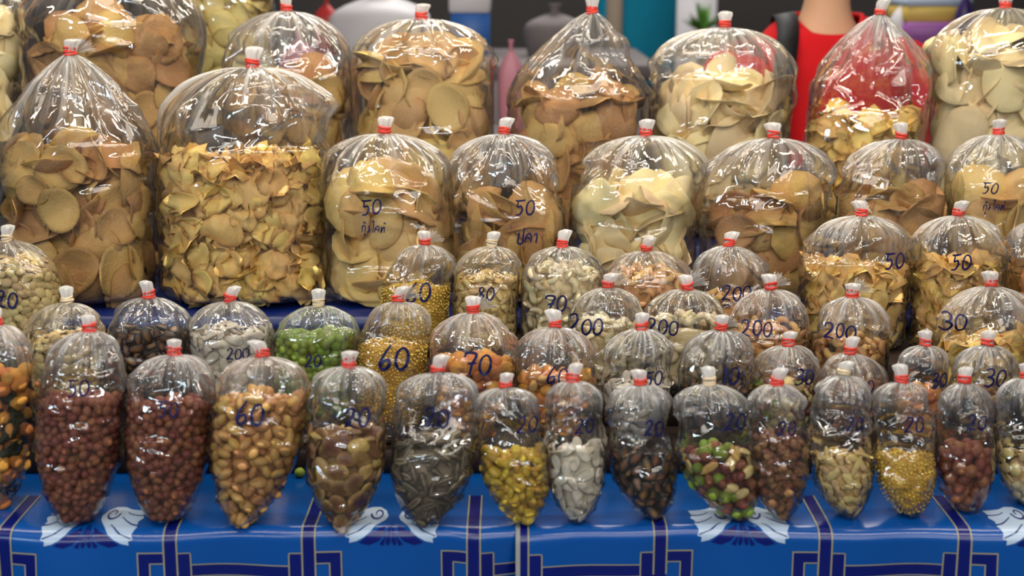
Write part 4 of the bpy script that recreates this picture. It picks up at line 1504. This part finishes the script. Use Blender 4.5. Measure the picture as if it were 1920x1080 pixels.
DARKG = plain('dark_grey_paint', lin(104, 98, 98), 0.6, 0.3, 0.4, 4)
counter(-1.25, 0.42, 2.5, 3.3, 0.36, DARKG, 'dark counter of the stall behind the snack stand')
counter(-1.25, 0.42, 2.02, 2.42, 0.20, DARKG, 'low dark counter before the higher one of the stall behind')
counter(1.0, 2.6, 3.0, 3.8, 0.26, DARKG, 'dark counter with pink and yellow goods beyond the red shirt')


def sack(name, px, top, y, zb, wpx, mat, label, cat='sack', sy=0.7, seed=0):
    """a soft full sack standing at height zb: lumpy body, puckered neck as a part"""
    zt = at_y(px, top, y)[2]
    p = np.array([at_y(px, top, y)[0], y, zb])
    zc = project(p)[2]
    W, H = wpx * zc / F, zt - zb
    e = bpy.data.objects.new(name, None); COL.objects.link(e); e.location = p
    tag(e, label, cat)
    n, m = 28, 14
    th = np.linspace(0, 2 * math.pi, n, endpoint=False)
    rows = []
    r = np.random.default_rng(seed)
    ph = r.uniform(0, 6.28, 4)
    for j in range(m):
        t = j / (m - 1)
        R = W / 2 * (0.80 + 0.2 * math.sin(t * math.pi)) * (1 if t < 0.7 else max(1 - ((t - 0.7) / 0.3) ** 2 * 0.8, 0.1))
        wv = 1 + 0.05 * np.sin(th * 3 + ph[0] + 3 * t) + 0.03 * np.sin(th * 7 + ph[1] - 5 * t)
        rows.append(np.stack([R * wv * np.cos(th), R * sy * wv * np.sin(th), np.full(n, H * t)], 1))
    Vv = np.concatenate(rows)
    link('body', build_mesh('body', Vv, grid_faces(n, m), mat), e)
    MB().lathe([(W * .08, H * .96), (W * .07, H * 1.0 + .012), (W * .10, H + .024), (W * .12, H + .028), (W * .02, H + .026)], 16).obj('neck', mat, e)
    return e


def carton(name, px, top, y, zb, wpx, mat, mat2, label, cat='box', dp=0.25):
    zt = at_y(px, top, y)[2]
    p = np.array([at_y(px, top, y)[0], y, zb])
    zc = project(p)[2]
    W, H = wpx * zc / F, zt - zb
    e = bpy.data.objects.new(name, None); COL.objects.link(e); e.location = p
    tag(e, label, cat)
    MB().box((-W / 2, 0, 0), (W / 2, dp, H * 0.62), 0.004).obj('body', mat2, e)
    MB().box((-W / 2 - 0.004, -0.004, H * 0.62), (W / 2 + 0.004, dp + 0.004, H), 0.006).obj('lid', mat, e)
    return e


M_WH = plain('white_plastic', lin(212, 208, 212), 0.45, 0.4, 0.25, 8)
M_BL = plain('royal_blue', lin(40, 92, 165), 0.45, 0.4)
M_RD = plain('red_plastic', lin(176, 46, 44), 0.4, 0.4)
M_PK = plain('pink_plastic', lin(186, 122, 138), 0.45, 0.4, 0.3, 10)
M_YL = plain('yellow_plastic', lin(222, 190, 96), 0.45, 0.4, 0.3, 10)
M_LB = plain('pale_blue_plastic', lin(190, 206, 226), 0.45, 0.4, 0.3, 10)
M_PU = plain('purple_plastic', lin(152, 88, 160), 0.45, 0.4, 0.2, 10)
M_DP = plain('dark_purple', lin(48, 24, 88), 0.35, 0.5)
M_GN = plain('leaf_green', lin(84, 130, 52), 0.5, 0.3, 0.4, 20)
M_BE = plain('beige_paint', lin(196, 178, 156), 0.6, 0.3)
M_GY = plain('grey_cloth', lin(120, 112, 114), 0.7, 0.2, 0.5, 10)

# goods on the counters behind, all far out of focus
sack('goods_sack', 715, -8, 2.75, 0.36, 190, M_WH, 'white full sack on the dark counter behind the golden crackers', seed=1)
sack('goods_sack', 612, 8, 3.0, 0.36, 50, M_RD, 'small red sack beside the white sack on the dark counter', seed=2)
carton('storage_tub', 880, -25, 2.9, 0.36, 72, M_WH, M_BL, 'white and blue storage tub behind the golden cracker bag', 'tub')
sack('goods_sack', 958, 95, 2.2, 0.20, 50, M_PK, 'pink bundle between the golden and browned cracker bags', seed=3)
sack('goods_sack', 1040, 25, 2.9, 0.36, 120, M_GY, 'grey cloth bundle behind the browned cracker bag', seed=4)
sack('goods_sack', 560, 75, 2.2, 0.20, 90, M_PK, 'pink bundle behind the bag with a tall empty top', seed=5)
post = MB().tube(np.array([[at_y(1152, 20, 3.6)[0], 3.6, -0.80], [at_y(1152, 20, 3.6)[0], 3.6, 2.6]]), 0.030, 12).obj('support_post', M_BE)
tag(post, 'beige upright post behind the steep topped bag', 'post')
# goods beyond the red shirt
sack('goods_sack', 1705, 0, 3.2, 0.26, 70, M_WH, 'white sack just beyond the red shirt', seed=6)
carton('goods_carton', 1770, 42, 3.1, 0.26, 130, M_PU, M_PU, 'purple carton beneath the yellow one beyond the red shirt', dp=0.3)
zt_ = at_y(1770, 42, 3.1)[2]
carton('goods_carton', 1762, -6, 3.12, zt_ + 0.0005, 120, M_LB, M_YL, 'yellow and pale blue carton beyond the red shirt', dp=0.25)
sack('goods_sack', 1812, -10, 3.02, 0.26, 40, M_DP, 'dark purple bag before the yellow carton', seed=7)
# potted plant by the far wall
p = np.array([at_y(1318, 62, 4.2)[0], 4.2, 0.30])
e = bpy.data.objects.new('potted_plant', None); COL.objects.link(e); e.location = p
tag(e, 'small green potted plant before a white panel at the back', 'plant')
MB().lathe([(0.03, 0), (0.05, 0.07), (0.052, 0.075), (0.02, 0.07)], 16).obj('pot', M_BE, e)
lf = MB()
for i in range(26):
    a, tl = rng.uniform(0, 6.28), rng.uniform(0.2, 1.1)
    L = rng.uniform(0.07, 0.14)
    d_ = np.array([math.cos(a) * math.sin(tl), math.sin(a) * math.sin(tl), math.cos(tl)])
    s_ = np.cross(d_, [0, 0, 1]); s_ /= np.linalg.norm(s_) + 1e-9
    b0 = np.array([0, 0, 0.07])
    lf.add([b0, b0 + d_ * L * .5 + s_ * .016, b0 + d_ * L, b0 + d_ * L * .5 - s_ * .016], [[0, 1, 2, 3]])
lf.obj('foliage', M_GN, e)
stl = bpy.data.objects.new('plant_stand', None); COL.objects.link(stl); stl.location = (p[0], p[1], -0.80)
tag(stl, 'plain post stand under the small green potted plant', 'stand')
MB().box((-.09, -.09, 1.075), (.09, .09, 1.0995), .004).obj('top', M_BE, stl)
MB().tube(np.array([[0, 0, 0.0], [0, 0, 1.075]]), .02, 10).obj('column', M_BE, stl)
panel = link('white_panel', MB().box((at_y(1270, 0, 4.6)[0], 4.6, -0.8), (at_y(1345, 0, 4.6)[0], 4.63, 1.2), 0.004).mesh('white_panel', M_WH, False))
tag(panel, 'white upright panel behind the small green plant', 'panel')

# ------------------------------------------------------------------ people
SKIN = plain('skin', lin(206, 160, 128), 0.5, 0.35, 0.15, 30)
SKIN2 = plain('brown_skin', lin(150, 106, 80), 0.5, 0.35)
RED = plain('red_cotton', lin(198, 28, 34), 0.85, 0.1, 0.3, 60, 0.1, lin(160, 18, 26))
TEAL = plain('teal_cotton', lin(22, 120, 148), 0.85, 0.1, 0.3, 60)
HAIR = plain('black_hair', lin(24, 20, 20), 0.4, 0.5)
STRAP = plain('black_webbing', lin(16, 16, 20), 0.6, 0.3)
TROUS = plain('dark_trousers', lin(40, 42, 54), 0.8, 0.2)
EYE = plain('eye_dark', lin(26, 18, 16), 0.2, 0.6)
LIPS = plain('lips', lin(172, 96, 88), 0.45, 0.4)


def skin_body(name, joints, edges, mat, parent, sub=2):
    me = bpy.data.meshes.new(name)
    me.from_pydata([j[0] for j in joints], edges, [])
    o = link(name, me, parent)
    m = o.modifiers.new('skin', 'SKIN')
    m.use_smooth_shade = True
    for i, j in enumerate(joints):
        sv = me.skin_vertices[0].data[i]
        sv.radius = j[1] if isinstance(j[1], tuple) else (j[1], j[1])
    me.skin_vertices[0].data[0].use_root = True
    s2 = o.modifiers.new('sub', 'SUBSURF')
    s2.levels = s2.render_levels = sub
    me.materials.append(mat)
    return o


def torus_patch(prof_fn, n, m):
    u = np.linspace(0, 2 * math.pi, n, endpoint=False)
    rows = [prof_fn(u, t) for t in np.linspace(0, 1, m)]
    return np.concatenate(rows), grid_faces(n, m)


def person(px, py_neck, y, scale, shirt, skin, label, strap=False, yaw=0.0):
    """a standing figure, its neck base seen at the given pixel; feet on the floor"""
    nb = at_y(px, py_neck, y)
    root = bpy.data.objects.new('person', None); COL.objects.link(root)
    root.location = (nb[0], y, -0.80)
    root.rotation_euler = (0, 0, yaw)
    tag(root, label, 'person')
    h = nb[2] + 0.80            # height of the neck's base over the floor
    k = scale
    z = lambda f: h * f         # fraction of the neck-base height
    # bare body in one surface: pelvis, spine, neck, arms and legs
    J = [((0, 0, z(.60)), (.13 * k, .09 * k)), ((0, -.005, z(.74)), (.125 * k, .085 * k)), ((0, 0, z(.90)), (.14 * k, .085 * k)), ((0, .0, z(.985)), (.062 * k, .058 * k)), ((0, -.008, z(1.0) + .05 * k), (.052 * k, .054 * k)), ((0, -.015, z(1.0) + .10 * k), (.050 * k, .052 * k))]
    E = [(0, 1), (1, 2), (2, 3), (3, 4), (4, 5)]
    for sx in (-1, 1):
        n = len(J)
        J += [((sx * .150 * k, 0, z(.925)), .044 * k), ((sx * .215 * k, -.01, z(.76)), .042 * k), ((sx * .215 * k, -.11 * k, z(.62)), .032 * k), ((sx * .20 * k, -.17 * k, z(.585)), (.036 * k, .018 * k))]
        E += [(2, n), (n, n + 1), (n + 1, n + 2), (n + 2, n + 3)]
        n = len(J)
        J += [((sx * .085 * k, 0, z(.53)), .085 * k), ((sx * .09 * k, -.01, z(.29)), .058 * k), ((sx * .09 * k, .01, z(.05)), .038 * k), ((sx * .095 * k, -.09, .025), (.038 * k, .022 * k))]
        E += [(0, n), (n, n + 1), (n + 1, n + 2), (n + 2, n + 3)]
    skin_body('body', J, E, skin, root)
    # five fingers on each hand
    for sx in (-1, 1):
        base = np.array([sx * .20 * k, -.185 * k, z(.582)])
        for f, (dx, L) in enumerate(((-.024, .062), (-.008, .072), (.008, .068), (.024, .054))):
            p0 = base + np.array([dx * k, 0, 0])
            skin_body('finger', [(tuple(p0), .0085), (tuple(p0 + np.array([0, -L * .5, -.006])), .008), (tuple(p0 + np.array([0, -L * .9, -.028])), .0065)], [(0, 1), (1, 2)], skin, root, 1)
        p0 = base + np.array([-sx * .03 * k, .03, 0])
        skin_body('thumb', [(tuple(p0), .0095), (tuple(p0 + np.array([-sx * .022, -.022, -.004])), .0088), (tuple(p0 + np.array([-sx * .03, -.05, -.012])), .007)], [(0, 1), (1, 2)], skin, root, 1)
    # head with a face
    hc = np.array([0, -.03 * k, z(1.0) + .205 * k])
    n, m = 32, 22
    th = np.linspace(0, 2 * math.pi, n, endpoint=False)
    rows = []
    for t in np.linspace(0.02, 0.98, m):
        ph = (t - .5) * math.pi
        zz = math.sin(ph) * .118 * k
        rw = math.cos(ph) ** .8 * .078 * k * (1 if zz > -.02 else 1 - 0.28 * min((-zz - .02 * k) / (.1 * k), 1))
        rd = math.cos(ph) ** .8 * .095 * k * (1 if zz > -.02 else 1 - 0.18 * min((-zz - .02 * k) / (.1 * k), 1))
        x, yv = rw * np.cos(th), rd * np.sin(th)
        nose = np.exp(-((th - 1.5 * math.pi) / .17) ** 2) * (0.022 * k * math.exp(-((zz + .018 * k) / (.022 * k)) ** 2))
        brow = np.exp(-((th - 1.5 * math.pi) / .5) ** 2) * .006 * k * math.exp(-((zz - .022 * k) / (.012 * k)) ** 2)
        rows.append(np.stack([x, yv - nose - brow, np.full(n, zz)], 1))
    Vh = np.concatenate(rows) + hc
    hd = link('head', build_mesh('head', Vh, grid_faces(n, m), skin), root)
    for sx in (-1, 1):
        MB().lathe([(.002, -.012 * k), (.011 * k, -.006 * k), (.013 * k, 0), (.011 * k, .006 * k), (.002, .012 * k)], 12, (sx * .031 * k, hc[1] - .083 * k, hc[2] + .006 * k), 1, .6).obj('eye', EYE, hd)
        MB().lathe([(.004, -.03 * k), (.016 * k, -.012 * k), (.02 * k, .008 * k), (.012 * k, .03 * k), (.002, .034 * k)], 12, (sx * .078 * k, hc[1] + .005, hc[2]), .45, 1).obj('ear', skin, hd)
    MB().tube([(-.024 * k, hc[1] - .078 * k, hc[2] - .056 * k), (0, hc[1] - .088 * k, hc[2] - .054 * k), (.024 * k, hc[1] - .078 * k, hc[2] - .056 * k)], [.003, .007 * k, .003], 8).obj('mouth', LIPS, hd)
    rows = []
    for t in np.linspace(0, 1, 12):
        ph = -0.25 + t * (math.pi / 2 + .24)
        R = math.cos(ph) ** .8 if t < 1 else 0.03
        fr = np.clip(-np.sin(th), 0, 1)
        zz = math.sin(ph) * .128 * k + .05 * k * fr * (1 - t) ** 1.5
        rows.append(np.stack([R * .086 * k * np.cos(th), R * .103 * k * np.sin(th) + .004, zz], 1))
    Vr = np.concatenate(rows) + hc
    link('hair', build_mesh('hair', Vr, grid_faces(n, 12), HAIR), root)
    # shirt: trunk with round neckline, shoulders and short sleeves, grown over the body
    n, m = 48, 26
    th = np.linspace(0, 2 * math.pi, n, endpoint=False)
    rows = []
    for t in np.linspace(0, 1, m):
        if t < .72:
            s_ = t / .72
            zz = z(.56) + (z(.925) - z(.56)) * s_
            a = (.165 + .022 * s_) * k
            b_ = (.115 + .008 * math.sin(s_ * 3)) * k
        else:
            s_ = (t - .72) / .28
            a = k * (.187 - (.187 - .078) * s_ ** .85)
            b_ = k * (.115 - (.115 - .076) * s_ ** .7)
            zz = z(.925) + (h + .006 * k - z(.925)) * (1 - (1 - s_) ** 1.9)
        c_, q_ = np.cos(th), np.sin(th)
        kk = (np.abs(c_) ** 2.4 + np.abs(q_) ** 2.4) ** (-1 / 2.4)
        dip = -.055 * k * np.clip(-q_, 0, 1) ** 2 * (max(t - .80, 0) / .2) ** 1.3
        fold = .004 * np.sin(th * 5 + 9 * t) * (t < .8)
        rows.append(np.stack([(a + fold) * kk * c_, (b_ + fold) * kk * q_, zz + dip], 1))
    Vs = np.concatenate(rows)
    sh = link('shirt', build_mesh('shirt', Vs, grid_faces(n, m), shirt), root)
    col = np.concatenate([rows[-1] * np.array([1.0, 1.0, 1]), rows[-1][:1]])
    MB().tube(col, .006 * k, 8, False).obj('collar', shirt, sh)
    for sx in (-1, 1):
        A = np.array([sx * .118 * k, 0, z(.925)]); B_ = np.array([sx * .205 * k, -.005, z(.905)]); C_ = np.array([sx * .235 * k, -.012, z(.78)])
        pts = smooth_line(np.array([A, B_, C_]), 6)
        MB().tube(pts, np.linspace(.060, .070, len(pts)) * k, 18, False).obj('sleeve', shirt, sh)
    MB().lathe([(.165, z(.60)), (.17, z(.52)), (.15, z(.48))], 24, (0, 0, 0), k, .7 * k).obj('trousers', TROUS, root)
    for sx in (-1, 1):
        MB().tube(np.array([[sx * .085 * k, 0, z(.54)], [sx * .09 * k, -.01, z(.29)], [sx * .09 * k, .01, z(.05)]]), [.105 * k, .085 * k, .07 * k], 16).obj('trouser_leg', TROUS, root)
    if strap:
        # wide black strap of a shoulder bag, over the shoulder and down the chest
        pts = smooth_line(np.array([(-.085, .10, z(.94)), (-.092, .02, z(1.003)), (-.094, -.062, z(.985)), (-.110, -.128, z(.925)), (-.122, -.142, z(.80)), (-.13, -.142, z(.62))]) * np.array([k, k, 1]), 6)
        wv = np.array([.024 * k, 0, 0.004])
        Vp = np.concatenate([np.stack([p_ - wv, p_ + wv]) for p_ in pts])
        me = build_mesh('bag_strap', Vp, np.array([[2 * i, 2 * i + 1, 2 * i + 3, 2 * i + 2] for i in range(len(pts) - 1)]), STRAP)
        so = link('bag_strap', me, root)
        sm = so.modifiers.new('solid', 'SOLIDIFY'); sm.thickness = 0.004
    return root


person(1548, 34, 1.62, 1.0, RED, SKIN, 'person in a red round necked shirt with a black shoulder strap behind the stand', strap=True)
person(1215, -90, 5.6, 1.0, TEAL, SKIN2, 'person in a teal shirt far behind the stand', yaw=0.5)
